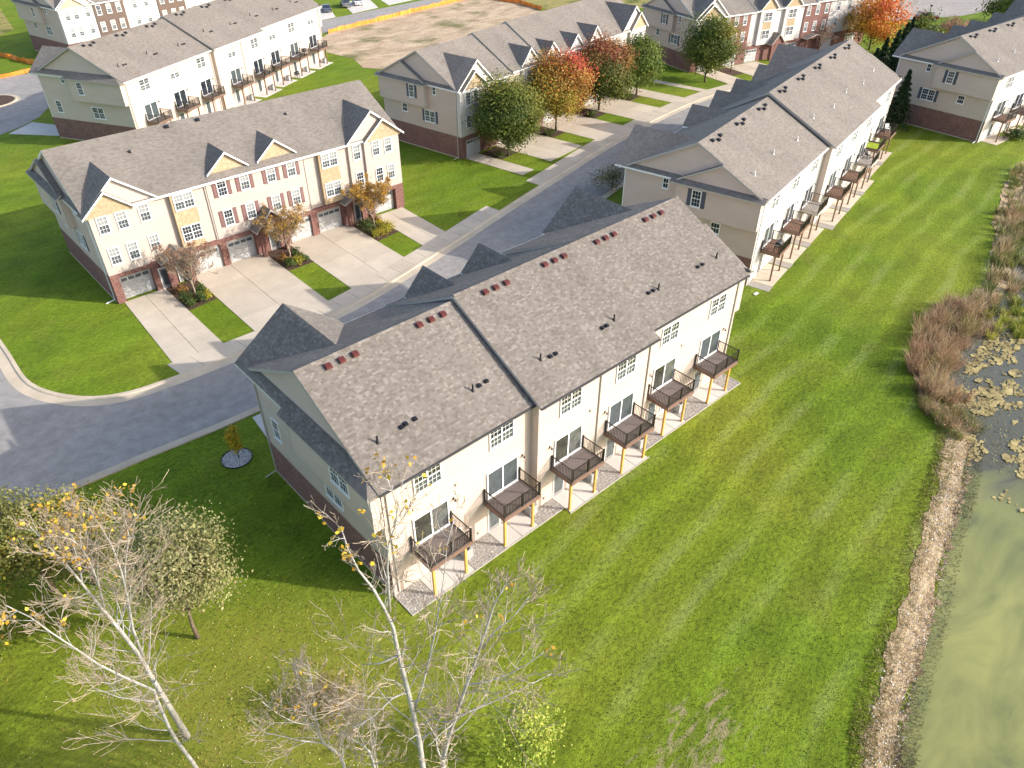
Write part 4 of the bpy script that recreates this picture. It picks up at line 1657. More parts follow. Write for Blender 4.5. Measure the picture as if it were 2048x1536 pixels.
for s, v in ((6.2, 9.0), (21.9, 8.9)):
    z = 8.58 + (12.45 - 8.58) * (BD + 0.45 - v) / (BD + 0.45 - BRV)
    tilt_put('exhaust_hood', HOOD, B_ROOFS[0], fB(s), v, z, -0.5)
for s in (10.5, 13.5):
    tilt_put('roof_vent', VENT['vent_black'], B_ROOFS[0], fB(s), BRV + 0.5, 12.45 - 0.26, -0.5)


def rear_kit(T, L, D, rv, secs, units, styles, detail=False, posts='post_brown', ac=True, vents='vent_black', pipe='pipe_white', wood=None, swap=()):
    """windows, sliders, decks and roof fittings for a rear facade; units: list of (u_left, width, v)"""
    for i, (u, w, v) in enumerate(units):
        c = u + w * 0.56
        add_window(T, 'rear', c, 7.4, 'double', styles[i % len(styles)], -v)
        add_window(T, 'rear', c, DZ + 1.06, 'slider', 'dark' if i % 3 else 'haze', -v, None, 'sliding_door')
        put('wall_lamp', LAMP, T, (c + 1.62, -v, 4.75))
        bd = wood[i % len(wood)] if wood else 'deck_wood'
        add_deck(T, c - 1.35, -v, False, bd, 'deck_trim' if bd != 'deck_pale' else 'deck_pale', posts)
        add_door(T, 'rear', c - 0.6, -v)
        sec = [s for s in secs if s[0] <= c <= s[1]][0]
        roof = T
        sl = math.atan((sec[4] - sec[3]) / (rv + sec[2] + 0.4))
        for k in range(3):
            uu, vv = u + w * 0.25 + k * 0.85, rv - 0.55 - (0.25 if k == 1 else 0)
            tilt_put('roof_vent', VENT[vents], roof, uu, vv, roof_z(sec, rv, vv) + 0.0, sl)
        vv = 1.9
        put('vent_pipe', PIPE[pipe], roof, (u + w * 0.3, vv + 0.4 * (i % 2), roof_z(sec, rv, vv + 0.4 * (i % 2))))
        if pipe == 'vent_black':
            tilt_put('exhaust_hood', HOOD, roof, u + w * 0.45, vv, roof_z(sec, rv, vv), sl)
            tilt_put('exhaust_hood', HOOD, roof, u + w * 0.45 + 0.45, vv, roof_z(sec, rv, vv), sl)


# ------------------------------------------------------------------ right row with eight timber decks
CL, CD, CRV = 45.3, 13.9, 6.8
C_SEC = [(0, 16.95, 0.0, 8.62, 12.42), (16.95, 34.0, 0.75, 8.68, 12.86), (34.0, CL, 0.0, 9.0743, 12.86)]
Cc, C_ROOFS = townhouse('townhouse_row', 'long taupe and white row with eight brown timber decks along the mown lawn', (45.24, 6.68), 11.64, CL, CD, CRV, C_SEC,
                        'taupe', 'white_siding', 'taupe', {'left': 'gable', 'right': 'gable'}, 'brick_dark', 'white', 'white')
units = [(0.2 + 5.6 * k, 5.6, 0.0) for k in range(3)] + [(17.0 + 5.68 * k, 5.68, 0.75 if k < 3 else 0.0) for k in range(5)]
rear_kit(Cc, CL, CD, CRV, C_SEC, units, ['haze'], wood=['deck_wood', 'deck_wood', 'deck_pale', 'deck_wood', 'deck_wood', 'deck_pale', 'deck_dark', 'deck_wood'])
std_side(Cc, 'left', 0.0)
std_side(Cc, 'right', CL)
gable_c = ((0.0, 7.0, 3.2, 8.7, 11.55, 0), (12.5, 16.3, 14.4, 9.1, 10.95, 0), (19.0, 22.4, 20.7, 9.2, 11.0, 1), (24.6, 28.0, 26.3, 9.2, 11.0, 1), (31.0, 35.6, 33.4, 9.1, 11.2, 2), (38.8, 45.8, 42.2, 8.9, 11.8, 2))
for a, b, pk, zf, zp, ri in gable_c:
    big = b - a > 5
    front_gable(Cc, a - (0.4 if a == 0 else 0), b, pk, zf, zp, CD + (0.7 if big else -0.2), 8.0 if big else 9.0, 'taupe' if big else 'shake', 0.3)
mb = MB(); mb.box(0.02, CL - 0.02, CD + 0.002, CD + 0.05, 0.12, 2.8); mb.build('brick_base', 'brick_dark', Cc)
for u in (3, 9, 15, 20, 26, 32, 38, 43):
    add_garage(Cc, 'front', u, CD + 0.06)
    for z in (4.6, 7.5):
        add_window(Cc, 'front', u, z, 'double', 'blind', CD + 0.01)
for u in (0.35, 16.6, 28.5, 45.0):
    downspout(Cc, 'rear', u, 0 if u < 17 or u > 34 else -0.75, 8.35, 'white', False)
FC = frame((45.24, 6.68), 11.64)
pc = struct_empty('patio')
for (u, w, v) in units:
    slab_quad('slab', pc, [FC(u + 1.0, -v - 2.1), FC(u + w - 0.3, -v - 2.1), FC(u + w - 0.3, -v - 0.03), FC(u + 1.0, -v - 0.03)], 2, 1, 'concrete')
mb = MB()
for (u, w, v) in units:
    p = [FC(u - 0.1, -v - 2.15), FC(u + 0.98, -v - 2.15), FC(u + 0.98, -v - 0.03), FC(u - 0.1, -v - 0.03)]
    mb.hexa([(a, b, -0.05) for a, b in p] + [(a, b, 0.025) for a, b in p])
tag(mb.build('gravel_bed', 'gravel_base'), kind='structure')
# lime mat on the seventh deck
mb = MB()
mb.box(0.35, 2.5, -1.6, -0.15, DZ + 0.004, DZ + 0.03)
o = mb.build('deck_mat', 'lime', None, False)
u7 = units[6][0] + units[6][1] * 0.56 - 1.35
q = FC(u7, 0.0)
o.location = (q[0], q[1], 0); o.rotation_euler = (0, 0, R(11.64))
tag(o, 'bright lime green mat laid on a timber deck', 'mat')

# ------------------------------------------------------------------ far left row (rear side with decks, facing right)
DL, DD_, DRV = 48.3, 13.9, 6.8
D_SEC = [(0, 17.85, 0.0, 8.6, 12.35), (17.85, 30.2, 0.55, 8.7, 12.68), (30.2, DL, 0.0, 8.9825, 12.68)]
Dd, D_ROOFS = townhouse('townhouse_row', 'cream row with dark sliding doors and railed decks, behind the red shuttered row', (16.88, 82.33), 28.95, DL, DD_, DRV, D_SEC,
                        'tan', 'cream', 'tan', {'left': 'pent', 'right': 'gable'}, 'brick_dark', 'white', 'white')
units = [(0.25, 5.9, 0.0), (6.15, 5.9, 0.0), (12.0, 5.8, 0.0), (18.4, 5.9, 0.55), (24.3, 5.9, 0.55), (30.2, 5.5, 0.0), (35.8, 5.8, 0.0), (41.8, 5.9, 0.0)]
rear_kit(Dd, DL, DD_, DRV, D_SEC, units, ['haze', 'blind'], pipe='vent_black', wood=['deck'])
for v, z, k in ((9.8, 8.1, 'small'), (6.66, 7.35, 'single'), (11.96, 4.43, 'single'), (5.49, 4.17, 'double')):
    add_window(Dd, 'left', v, z, k, 'haze', -0.6 if (z > 6 and v < 8.5) else 0.0)
for u in (0.3, 17.5, 24.3, 48.0):
    downspout(Dd, 'rear', u, -0.55 if u == 24.3 else 0, 8.35, 'gutter_tan', False)
front_gable(Dd, -0.4, 6.8, 3.2, 8.6, 11.2, DD_ + 0.7, 8.2, 'tan', 0.3)
FD = frame((16.88, 82.33), 28.95)
pd_ = struct_empty('patio')
for (u, w, v) in units:
    slab_quad('slab', pd_, [FD(u + 0.8, -v - 2.1), FD(u + w - 0.2, -v - 2.1), FD(u + w - 0.2, -v - 0.03), FD(u + 0.8, -v - 0.03)], 2, 1, 'concrete_pale')
for (u, w, v), lab in zip(units[3:], ('fourth', 'fifth', 'sixth', 'seventh', 'eighth')):
    x, y = FD(u + w - 0.9, -v - 0.7)
    o = empty('air_conditioner', (x, y, 0.04), R(28.95))
    put('casing', AC_M, o); put('fan_grille', ACF_M, o)
    tag(o, 'small grey air conditioner under the %s deck of the far left row' % lab, 'air conditioner', 'air conditioners of the far left row')

# ------------------------------------------------------------------ centre back row (fronts behind the street trees)
EL, ED, ERV = 45.4, 13.4, 6.9
eo = FE(EL, 13.8)
E_SEC = [(0, 27.4, 0.0, 8.95, 12.85), (27.4, 34.5, 0.0, 8.75, 12.6), (34.5, EL, 0.0, 8.55, 12.35)]
Ee, E_ROOFS = townhouse('townhouse_row', 'taupe row with dark pointed gables standing behind the four autumn street trees', eo, 9.43 + 180, EL, ED, ERV, E_SEC,
                        'taupe', 'cream', 'white_siding', {'left': 'gable', 'right': 'gable'}, 'brick_dark', 'white', 'white', 'fascia')
fE = lambda s: EL - s
gable_pair(Ee, EL, ED, 0, 0, (-0.4, 6.7, 3.4, 8.6, 11.65), (0.2, 5.2, 2.75, 8.5, 10.55), 0.2, 0.5, 'white_siding', 'shake', 6.4)
gable_pair(Ee, EL, ED, 0, 0, (38.2, 45.8, 41.7, 8.9, 12.2), (40.4, 45.6, 42.9, 8.8, 11.2), 0.2, 0.5, 'white_siding', 'shake', 6.2)
for a, b, pk, zp in ((12.7, 16.7, 14.7, 11.0), (18.1, 21.7, 19.9, 10.8), (24.0, 27.6, 25.8, 10.8), (29.0, 32.8, 30.9, 11.1)):
    front_gable(Ee, fE(b), fE(a), fE(pk), 9.0, zp, ED + 0.1, 8.2, 'white_siding', 0.3)
strip_wall(Ee, EL, ED, 0.0, 4.4, 0.42, 2.8, 8.45, 'white_siding')
strip_wall(Ee, EL, ED, 40.6, 45.35, 0.42, 2.8, 8.7, 'white_siding')
strip_wall(Ee, EL, ED, 4.4001, 12.2, 0.12, 2.8, 8.3, 'cream')
strip_wall(Ee, EL, ED, 12.8, 16.6, 0.3, 2.8, 8.5, 'white_siding')
strip_wall(Ee, EL, ED, 28.9, 33.0, 0.3, 2.8, 8.6, 'brick')
mb = MB(); mb.box(0.02, EL - 0.02, ED + 0.002, ED + 0.44, 0.0, 2.78); mb.build('brick_base', 'brick', Ee)
for s in (2.2, 8.6, 11.8, 19, 22.3, 29.8, 33, 40.2, 43.5):
    add_garage(Ee, 'front', fE(s), ED + 0.45)
for s in (1.5, 2.95, 42.2, 43.8):
    for z in (7.35, 4.5):
        add_window(Ee, 'front', fE(s), z, 'single', 'haze', ED + 0.42)
for s in (8.5, 14.7, 20, 25.8, 30.9, 36):
    for z in (7.5, 4.6):
        add_window(Ee, 'front', fE(s), z, 'double', 'blind', ED + (0.3 if s in (14.7, 30.9) else 0.121))
std_side(Ee, 'right', EL, 'haze')
std_side(Ee, 'left', 0.0)
downspout(Ee, 'right', 13.2, EL, 8.2, 'gutter_tan', True)

# ------------------------------------------------------------------ back row at the top centre right
FL, FD_, FRV = 44.0, 13.4, 6.9
fo = FF(FL, 13.8)
F_SEC = [(0, 15, 0.0, 8.8, 12.7), (15, 30.5, 0.0, 8.6, 12.4), (30.5, FL, 0.0, 8.5, 12.3)]
Ff, F_ROOFS = townhouse('townhouse_row', 'row with red brick, white and shake fronts at the top right of the road', fo, -12.5 + 180, FL, FD_, FRV, F_SEC,
                        'taupe', 'cream', 'white_siding', {'left': 'gable', 'right': 'gable'}, 'brick_dark', 'white', 'white', 'white')
fF = lambda s: FL - s
gable_pair(Ff, FL, FD_, 0, 0, (-0.4, 7.0, 3.6, 8.55, 11.6), (0.2, 6.0, 3.0, 8.45, 10.6), 0.2, 0.5, 'white_siding', 'shake', 6.4)
for a, b, pk in ((14.2, 18.6, 16.4), (20.2, 24.6, 22.4)):
    front_gable(Ff, fF(b), fF(a), fF(pk), 8.7, 10.8, FD_ + 0.5, 8.2, 'shake', 0.3)
strip_wall(Ff, FL, FD_, 0.0, 5.6, 0.42, 2.8, 8.4, 'white_siding')
strip_wall(Ff, FL, FD_, 5.6001, 12.6, 0.16, 2.8, 8.4, 'brick')
strip_wall(Ff, FL, FD_, 14.6, 18.2, 0.48, 2.8, 8.6, 'white_siding')
strip_wall(Ff, FL, FD_, 20.6, 24.2, 0.48, 2.8, 8.6, 'white_siding')
strip_wall(Ff, FL, FD_, 15.4, 17.4, 0.495, 5.3, 6.65, 'shake', 'shake_panel')
strip_wall(Ff, FL, FD_, 21.4, 23.4, 0.495, 5.3, 6.65, 'shake', 'shake_panel')
strip_wall(Ff, FL, FD_, 26.0, 32.6, 0.16, 2.8, 8.4, 'brick')
mb = MB(); mb.box(0.02, FL - 0.02, FD_ + 0.002, FD_ + 0.14, 0.0, 2.78); mb.build('brick_base', 'brick', Ff)
for s, p in ((1.8, .42), (4.0, .42), (7.2, .16), (9.2, .16), (11.2, .16), (26.9, .16), (29.2, .16), (31.6, .16), (35, .0), (38, .0), (41.5, .0)):
    for z in (7.35, 4.6):
        add_window(Ff, 'front', fF(s), z, 'single', 'blind', FD_ + p)
for s in (16.4, 22.4):
    for z in (7.4, 4.5):
        add_window(Ff, 'front', fF(s), z, 'double', 'haze', FD_ + 0.5)
portico(Ff, FL, FD_, 17.4, 20.8, 2.9, 4.6, 1.4)
portico(Ff, FL, FD_, 26.5, 31.5, 2.85, 3.4, 1.2)
for s in (3, 9, 14, 24, 33.5, 40):
    add_garage(Ff, 'front', fF(s), FD_ + 0.15)
std_side(Ff, 'right', FL, 'haze')
std_side(Ff, 'left', 0.0)

# ------------------------------------------------------------------ row at the right edge
GL, GD, GRV = 40.0, 13.9, 6.7
G_SEC = [(0, 22.5, 0.0, 8.65, 12.5), (22.5, GL, 0.5, 8.8, 12.8)]
Gg, G_ROOFS = townhouse('townhouse_row', 'taupe end wall with slate shutters over dark brick, cut off by the right edge', (102.2, 7.66), -3.83, GL, GD, GRV, G_SEC,
                        'taupe', 'white_siding', 'taupe', {'left': 'gable', 'right': 'gable'}, 'brick_dark', 'white', 'white')
units = [(0.2 + 5.5 * k, 5.5, 0.0) for k in range(4)] + [(22.7 + 5.6 * k, 5.6, 0.5) for k in range(3)]
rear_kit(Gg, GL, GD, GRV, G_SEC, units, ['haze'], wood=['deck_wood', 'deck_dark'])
std_side(Gg, 'left', 0.0, 'dark')
downspout(Gg, 'left', 0.25, 0.0, 5.6, 'white', True)
for a, b, pk, zf, zp in ((-0.4, 7.4, 3.4, 8.6, 11.7), (12, 15.8, 13.9, 9.1, 10.9), (17.5, 21.3, 19.4, 9.1, 10.9), (25, 28.6, 26.8, 9.2, 11.1), (32, 39.6, 35.8, 8.8, 11.9)):
    front_gable(Gg, a, b, pk, zf, zp, GD + (0.7 if b - a > 5 else -0.2), 8.0 if b - a > 5 else 9.0, 'taupe', 0.3)
FG = frame((102.2, 7.66), -3.83)
pg = struct_empty('patio')
for (u, w, v) in units:
    slab_quad('slab', pg, [FG(u + 0.8, -v - 2.1), FG(u + w - 0.2, -v - 2.1), FG(u + w - 0.2, -v - 0.03), FG(u + 0.8, -v - 0.03)], 2, 1, 'concrete')

# ------------------------------------------------------------------ row at the top left corner
HL, HD, HRV = 40.0, 13.4, 6.9
FH = frame((25.0, 136.4), 12.3)
ho = FH(HL, 13.8)
Hh, H_ROOFS = townhouse('townhouse_row', 'white and brown fronted row at the top left corner of the picture', ho, 12.3 + 180, HL, HD, HRV,
                        [(0, HL, 0.0, 8.6, 12.4)], 'taupe', 'cream', 'white_siding', {'left': 'gable', 'right': 'gable'}, 'brick_dark', 'white', 'white', 'white')
fH = lambda s: HL - s
gable_pair(Hh, HL, HD, 0, 0, (-0.4, 7.0, 3.2, 8.6, 11.4), (-0.3, 5.2, 2.4, 8.5, 10.5), 0.2, 0.5, 'white_siding', 'shake_tan', 6.4)
strip_wall(Hh, HL, HD, 0.0, 4.6, 0.42, 2.8, 8.4, 'white_siding')
strip_wall(Hh, HL, HD, 6.6, 12.6, 0.16, 2.8, 8.4, 'brown_siding')
strip_wall(Hh, HL, HD, 19.5, 25.5, 0.16, 2.8, 8.4, 'brown_siding')
strip_wall(Hh, HL, HD, 32, 38, 0.16, 2.8, 8.4, 'taupe')
for s, p in ((1.4, .42), (3.0, .42), (5.4, .0), (7.5, .16), (9.5, .16), (11.4, .16), (14.8, 0), (17.2, 0), (20.5, .16), (22.5, .16), (24.4, .16), (27.4, 0), (30, 0), (33.5, .16), (36.5, .16)):
    for z in (7.3, 4.5):
        add_window(Hh, 'front', fH(s), z, 'single', 'dark' if s == 7.5 and z > 5 else 'blind', HD + p)
mb = MB(); mb.box(0.02, HL - 0.02, HD + 0.002, HD + 0.14, 0.0, 2.78); mb.build('brick_base', 'brick', Hh)
std_side(Hh, 'right', HL, 'dark', None)

# ------------------------------------------------------------------ end wall glimpsed behind the orange maple
Ii, I_ROOFS = townhouse('townhouse_row', 'grey end wall over dark brick just behind the orange maple at the top', (171.0, 60.0), 14.0, 30.0, 13.4, 6.7,
                        [(0, 30.0, 0.0, 8.6, 12.4)], 'taupe', 'white_siding', 'taupe', {'left': 'gable', 'right': None}, 'brick_dark', 'white', 'white')
std_side(Ii, 'left', 0.0, 'haze', None)


# ------------------------------------------------------------------ vegetation
def leaf_quads(C, size, rg, flat=0.0, aspect=0.62, bias=None):
    """quads of random orientation at centres C"""
    n = len(C)
    nrm = rg.normal(size=(n, 3))
    nrm[:, 2] = np.abs(nrm[:, 2]) + flat
    if bias is not None:
        nrm = nrm * 0.8 + bias * 0.8
    nrm /= np.linalg.norm(nrm, axis=1)[:, None]
    t = rg.normal(size=(n, 3))
    a = np.cross(nrm, t)
    a /= np.linalg.norm(a, axis=1)[:, None] + 1e-9
    b = np.cross(nrm, a)
    s = (size[0] + (size[1] - size[0]) * rg.random(n))[:, None]
    a, b = a * s * 0.5, b * s * 0.5 * aspect
    V = np.stack([C - a, C - b * 1.0, C + a, C + b], 1).reshape(-1, 3)
    F = np.arange(n * 4).reshape(-1, 4)
    return V, F


def wobble(p0, p1, k, amt, rg):
    p0, p1 = np.array(p0, float), np.array(p1, float)
    out = []
    for i in range(k + 1):
        t = i / k
        q = p0 + (p1 - p0) * t
        if 0 < i < k:
            q = q + rg.normal(size=3) * amt
        out.append(tuple(q))
    return out


def leafy_tree(name, label, x, y, h, rx, z0, pal, seed, clumps=90, per=75, leaf=(0.22, 0.36), group=None, colf=None, cat='tree', trunk_r=0.16, lean=(0, 0), bark_m='bark_brown', sig=0.2, ry=None):
    rg = np.random.default_rng(seed)
    T = empty(name, (x, y, 0))
    tag(T, label, cat, group)
    zc, rz = (z0 + h) / 2, (h - z0) / 2
    ry = ry or rx
    C = []
    ph = rg.uniform(0, 6.28, 6)
    while len(C) < clumps:
        d = rg.normal(size=3)
        d /= np.linalg.norm(d)
        r = rg.random() ** 0.42
        az = math.atan2(d[1], d[0])
        lump = 1 + 0.10 * math.sin(3 * az + ph[0] + 4 * d[2]) + 0.08 * math.sin(5 * az + ph[1]) + 0.07 * math.sin(7 * d[2] + ph[2])
        taper = 1.0 - 0.18 * max(0, d[2])
        C.append((d[0] * r * rx * lump * taper + lean[0] * (zc + d[2] * rz * r) / h, d[1] * r * ry * lump * taper + lean[1], zc + d[2] * r * rz * lump * 0.97))
    C = np.array(C)
    pts, cols = [], []
    for c in C:
        n = int(per * rg.uniform(0.55, 1.4))
        s = rx * sig * rg.uniform(0.7, 1.25)
        q = c + rg.normal(size=(n, 3)) * np.array([s, s, s * 0.8])
        base = colf(c, rg) if colf else np.array(pal[rg.integers(0, len(pal))])
        pts.append(q)
        cols.append(base[None] * rg.uniform(0.68, 1.3, (n, 1)) * rg.uniform(0.92, 1.08, (n, 3)))
    P = np.concatenate(pts)
    ok = P[:, 2] > 0.15
    P = P[ok]
    cl = np.clip(np.concatenate(cols)[ok], 0, 0.95)
    ctr = np.array([lean[0] * zc / h, lean[1], zc])
    ow = (P - ctr) / np.array([rx, ry, rz])
    ow /= np.linalg.norm(ow, axis=1)[:, None] + 1e-6
    V, F = leaf_quads(P, leaf, rg, bias=ow)
    put('crown', np_mesh('crown', V, F, ['leaf'], cl), T)
    mb = MB()
    top = (lean[0] * 0.5, lean[1] * 0.5, z0 + (h - z0) * 0.72)
    tp = wobble((0, 0, -0.1), top, 6, 0.06, rg)
    mb.tube(tp, [trunk_r * (1.25 if i == 0 else 1 - 0.13 * i) for i in range(7)], 8)
    for c in C[:26]:
        k = rg.integers(2, 5)
        st = tp[k]
        if c[2] < st[2]:
            st = tp[1]
        mb.tube(wobble(st, c, 4, 0.12, rg), [trunk_r * q for q in (0.42, 0.33, 0.24, 0.16, 0.08)], 5)
    mb.build('trunk', bark_m, T, False, True)
    return T


GREEN = [(0.095, 0.135, 0.022), (0.125, 0.165, 0.027), (0.07, 0.10, 0.02), (0.165, 0.195, 0.032)]
YG = [(0.20, 0.22, 0.035), (0.14, 0.18, 0.03), (0.28, 0.26, 0.04)]


def mixcol(a, b, t):
    return np.array(a) * (1 - t) + np.array(b) * t


def col_green_gold(c, rg):
    t = np.clip(0.22 * c[0] + 0.16 * (c[2] - 6) + rg.normal() * 0.3, 0, 1)
    return mixcol(GREEN[rg.integers(0, 4)], (0.30, 0.25, 0.035), t * 0.75)


def col_orange(c, rg):
    r = rg.random()
    w = 0.25 * c[0] + 0.22 * (c[2] - 6) + rg.normal() * 0.35
    if w > 0.75:
        return np.array((0.46, 0.085, 0.055)) if r < 0.6 else np.array((0.55, 0.17, 0.045))
    if w > -0.35:
        return np.array(((0.50, 0.20, 0.035), (0.42, 0.25, 0.05), (0.30, 0.20, 0.045))[rg.integers(0, 3)])
    return np.array(((0.34, 0.27, 0.04), (0.20, 0.19, 0.035), (0.42, 0.30, 0.04))[rg.integers(0, 3)])


def col_rust(c, rg):
    w = 0.35 * (c[2] - 6.3) + 0.12 * c[0] + rg.normal() * 0.35
    if w > 0.55:
        return np.array(((0.30, 0.085, 0.05), (0.30, 0.15, 0.04))[rg.integers(0, 2)])
    if w > -0.1:
        return np.array(((0.19, 0.16, 0.035), (0.22, 0.13, 0.035), (0.12, 0.12, 0.03))[rg.integers(0, 3)])
    return np.array(GREEN[rg.integers(0, 4)])


def col_maple(c, rg):
    w = 0.3 * (c[2] - 5) - 0.22 * c[1] + rg.normal() * 0.4
    if w > 0.6:
        return np.array(((0.62, 0.20, 0.04), (0.58, 0.15, 0.045))[rg.integers(0, 2)])
    if w > -0.6:
        return np.array(((0.62, 0.27, 0.03), (0.60, 0.34, 0.04))[rg.integers(0, 2)])
    return np.array(((0.26, 0.19, 0.03), (0.16, 0.14, 0.03), (0.45, 0.28, 0.04))[rg.integers(0, 3)])


SG = 'street trees along the drive'
leafy_tree('street_tree', 'round green tree with a yellow tinge, leftmost of the street trees', 51.4, 47.2, 9.6, 4.0, 2.1, None, 1, 180, 230, (0.19, 0.33), group=SG, colf=col_green_gold)
leafy_tree('street_tree', 'orange and red street tree, second from the left', 63.0, 49.9, 10.6, 4.3, 2.4, None, 2, 175, 220, (0.19, 0.33), group=SG, colf=col_orange)
leafy_tree('street_tree', 'rust and green street tree between the orange one and the small green one', 74.5, 52.2, 10.6, 4.2, 2.0, None, 3, 175, 220, (0.19, 0.33), group=SG, colf=col_rust)
leafy_tree('street_tree', 'small light green street tree at the right end of the centre row', 84.7, 53.4, 8.6, 3.2, 2.0, [(0.13, 0.19, 0.03), (0.09, 0.14, 0.025), (0.20, 0.23, 0.04)], 4, 140, 200, (0.19, 0.32), group=SG)
leafy_tree('street_tree', 'tall green and gold tree in front of the top right row', 98.9, 50.4, 9.9, 4.0, 2.2, None, 5, 175, 210, (0.21, 0.36), group=SG, colf=col_green_gold)
leafy_tree('maple_tree', 'blazing orange maple standing alone behind the right row', 140.4, 42.4, 9.6, 4.6, 1.8, None, 6, 130, 70, (0.3, 0.5), colf=col_maple)
leafy_tree('background_tree', 'yellow green tree behind the roofs at the top right corner', 176, 30, 10, 5.0, 1.0, YG + GREEN, 7, 110, 60, (0.35, 0.6))
leafy_tree('background_tree', 'dark green tree at the far top right corner', 192, 24, 10, 5.5, 1.0, GREEN, 8, 110, 60, (0.35, 0.6))
leafy_tree('ornamental_tree', 'small pinkish bare crowned tree between the right hand roofs', 158, 34.5, 4.6, 2.6, 1.2, [(0.42, 0.20, 0.16), (0.36, 0.22, 0.15), (0.30, 0.16, 0.12)], 9, 50, 45, (0.2, 0.34))
leafy_tree('small_tree', 'leaning olive green tree on the lawn by the near end wall', -9.49, 4.94, 8.7, 2.35, 4.0, [(0.24, 0.235, 0.095), (0.18, 0.185, 0.07), (0.30, 0.285, 0.13)], 10, 90, 190, (0.11, 0.21), lean=(0.5, -0.1), trunk_r=0.11, sig=0.24)
leafy_tree('small_tree', 'tangle of olive foliage at the left edge, by the road', -17.5, 14.8, 7.6, 2.7, 1.2, [(0.17, 0.18, 0.05), (0.22, 0.215, 0.065), (0.12, 0.14, 0.04)], 12, 100, 190, (0.12, 0.23), sig=0.2)
leafy_tree('small_tree', 'yellow flecked bushy tree in front of the olive tangle', -14.3, 13.6, 7.2, 2.1, 2.0, [(0.34, 0.29, 0.04), (0.22, 0.215, 0.045), (0.17, 0.18, 0.05), (0.20, 0.20, 0.06)], 13, 85, 180, (0.12, 0.22), sig=0.22)
leafy_tree('small_tree', 'thin olive and yellow tree behind the tall white barked one', -12.3, 12.4, 6.4, 2.2, 1.6, [(0.24, 0.23, 0.06), (0.17, 0.18, 0.05), (0.40, 0.32, 0.04), (0.20, 0.20, 0.07)], 19, 70, 150, (0.12, 0.2), sig=0.24)
leafy_tree('small_tree', 'low green bushy tree at the lower left edge, under the yellow flecks', -19.0, 11.2, 6.2, 2.4, 0.8, [(0.16, 0.175, 0.045), (0.12, 0.145, 0.035), (0.24, 0.23, 0.06)], 14, 90, 180, (0.12, 0.22), sig=0.22)
leafy_tree('shrub', 'bright yellow green shrub at the foot of the bare trees, bottom centre', -1.0, -11.8, 4.4, 1.55, 0.3, [(0.30, 0.36, 0.05), (0.22, 0.29, 0.04), (0.38, 0.40, 0.07)], 15, 46, 75, (0.10, 0.2), cat='shrub', trunk_r=0.05, sig=0.24)
leafy_tree('shrub', 'rusty brown shrub under the bare trees', -6.2, -3.6, 2.0, 1.35, 0.1, [(0.26, 0.16, 0.06), (0.32, 0.22, 0.08), (0.16, 0.15, 0.04)], 16, 40, 60, (0.08, 0.17), cat='shrub', trunk_r=0.04, sig=0.26)
leafy_tree('shrub', 'pale twiggy bush with grey green leaves beside the right row front', 53.0, 30.6, 3.4, 2.0, 0.2, [(0.19, 0.19, 0.09), (0.13, 0.145, 0.06), (0.25, 0.24, 0.12)], 17, 45, 65, (0.12, 0.24), cat='shrub', trunk_r=0.06, sig=0.24)


def conifer(name, label, x, y, h, r, seed, cols, group=None, z0=0.4):
    rg = np.random.default_rng(seed)
    T = empty(name, (x, y, 0))
    tag(T, label, 'conifer', group)
    P, cl = [], []
    n = 4200
    z = z0 + (h - z0) * rg.random(n) ** 0.8
    lay_ = 0.75 + 0.25 * np.cos(z * 9 + rg.uniform(0, 6))
    rad = r * (1 - (z - z0) / (h - z0 + 0.3)) * lay_ * rg.random(n) ** 0.35
    a = rg.uniform(0, 6.28, n)
    C = np.column_stack([rad * np.cos(a), rad * np.sin(a), z - 0.15 * rad])
    V, F = leaf_quads(C, (0.3, 0.55), rg, 0.2, 0.4)
    c = np.array(cols)[rg.integers(0, len(cols), n)] * rg.uniform(0.7, 1.3, (n, 1))
    put('crown', np_mesh('crown', V, F, ['leaf'], c), T)
    mb = MB()
    mb.tube([(0, 0, -0.1), (0, 0, h * 0.5), (0, 0, h * 0.97)], [0.16, 0.1, 0.02], 7)
    mb.build('trunk', 'bark_brown', T, False)


CG = 'dark conifers between the right rows'
DK = [(0.026, 0.050, 0.020), (0.036, 0.068, 0.024), (0.052, 0.080, 0.028)]
for i, (x, y, h, r, lb) in enumerate(((99.9, 18.4, 7.8, 2.5, 'dark conifer against the shuttered end wall, nearest the timber decks'), (103.0, 24.9, 9.0, 3.0, 'dark conifer at the front corner of the right edge row'),
                                      (108.5, 26.2, 9.4, 3.2, 'dark conifer second from the corner of the right edge row'), (114, 27.0, 9.6, 3.2, 'dark conifer third from the corner of the right edge row'),
                                      (120, 28.4, 9.6, 3.2, 'dark conifer fourth from the corner of the right edge row'), (127, 30.5, 9.2, 3.2, 'dark conifer nearest the orange maple'))):
    conifer('conifer', lb, x, y, h, r, 40 + i, DK, CG)
conifer('conifer', 'narrow green conifer against the far white front, top right', 151.0, 54.6, 9.5, 1.7, 50, [(0.03, 0.075, 0.02), (0.05, 0.11, 0.03), (0.025, 0.055, 0.02)])
conifer('conifer', 'blue grey spruce beside the narrow conifer, top right', 146.8, 55.0, 7.0, 1.6, 51, [(0.10, 0.14, 0.11), (0.07, 0.11, 0.085)])
leafy_tree('background_tree', 'mid green tree behind the conifers at the right', 140, 33, 7.6, 3.4, 0.8, GREEN + YG[:1], 60, 70, 60, (0.3, 0.5))
leafy_tree('background_tree', 'yellow green bush at the far top left corner', 20, 181, 4.5, 3.4, 0.1, YG + [(0.16, 0.2, 0.03)], 61, 60, 55, (0.4, 0.7))
leafy_tree('background_tree', 'tawny bush behind the yellow green one at the top left', 11, 195, 5, 4.2, 0.1, [(0.25, 0.2, 0.07), (0.2, 0.19, 0.05)], 62, 60, 55, (0.4, 0.7))


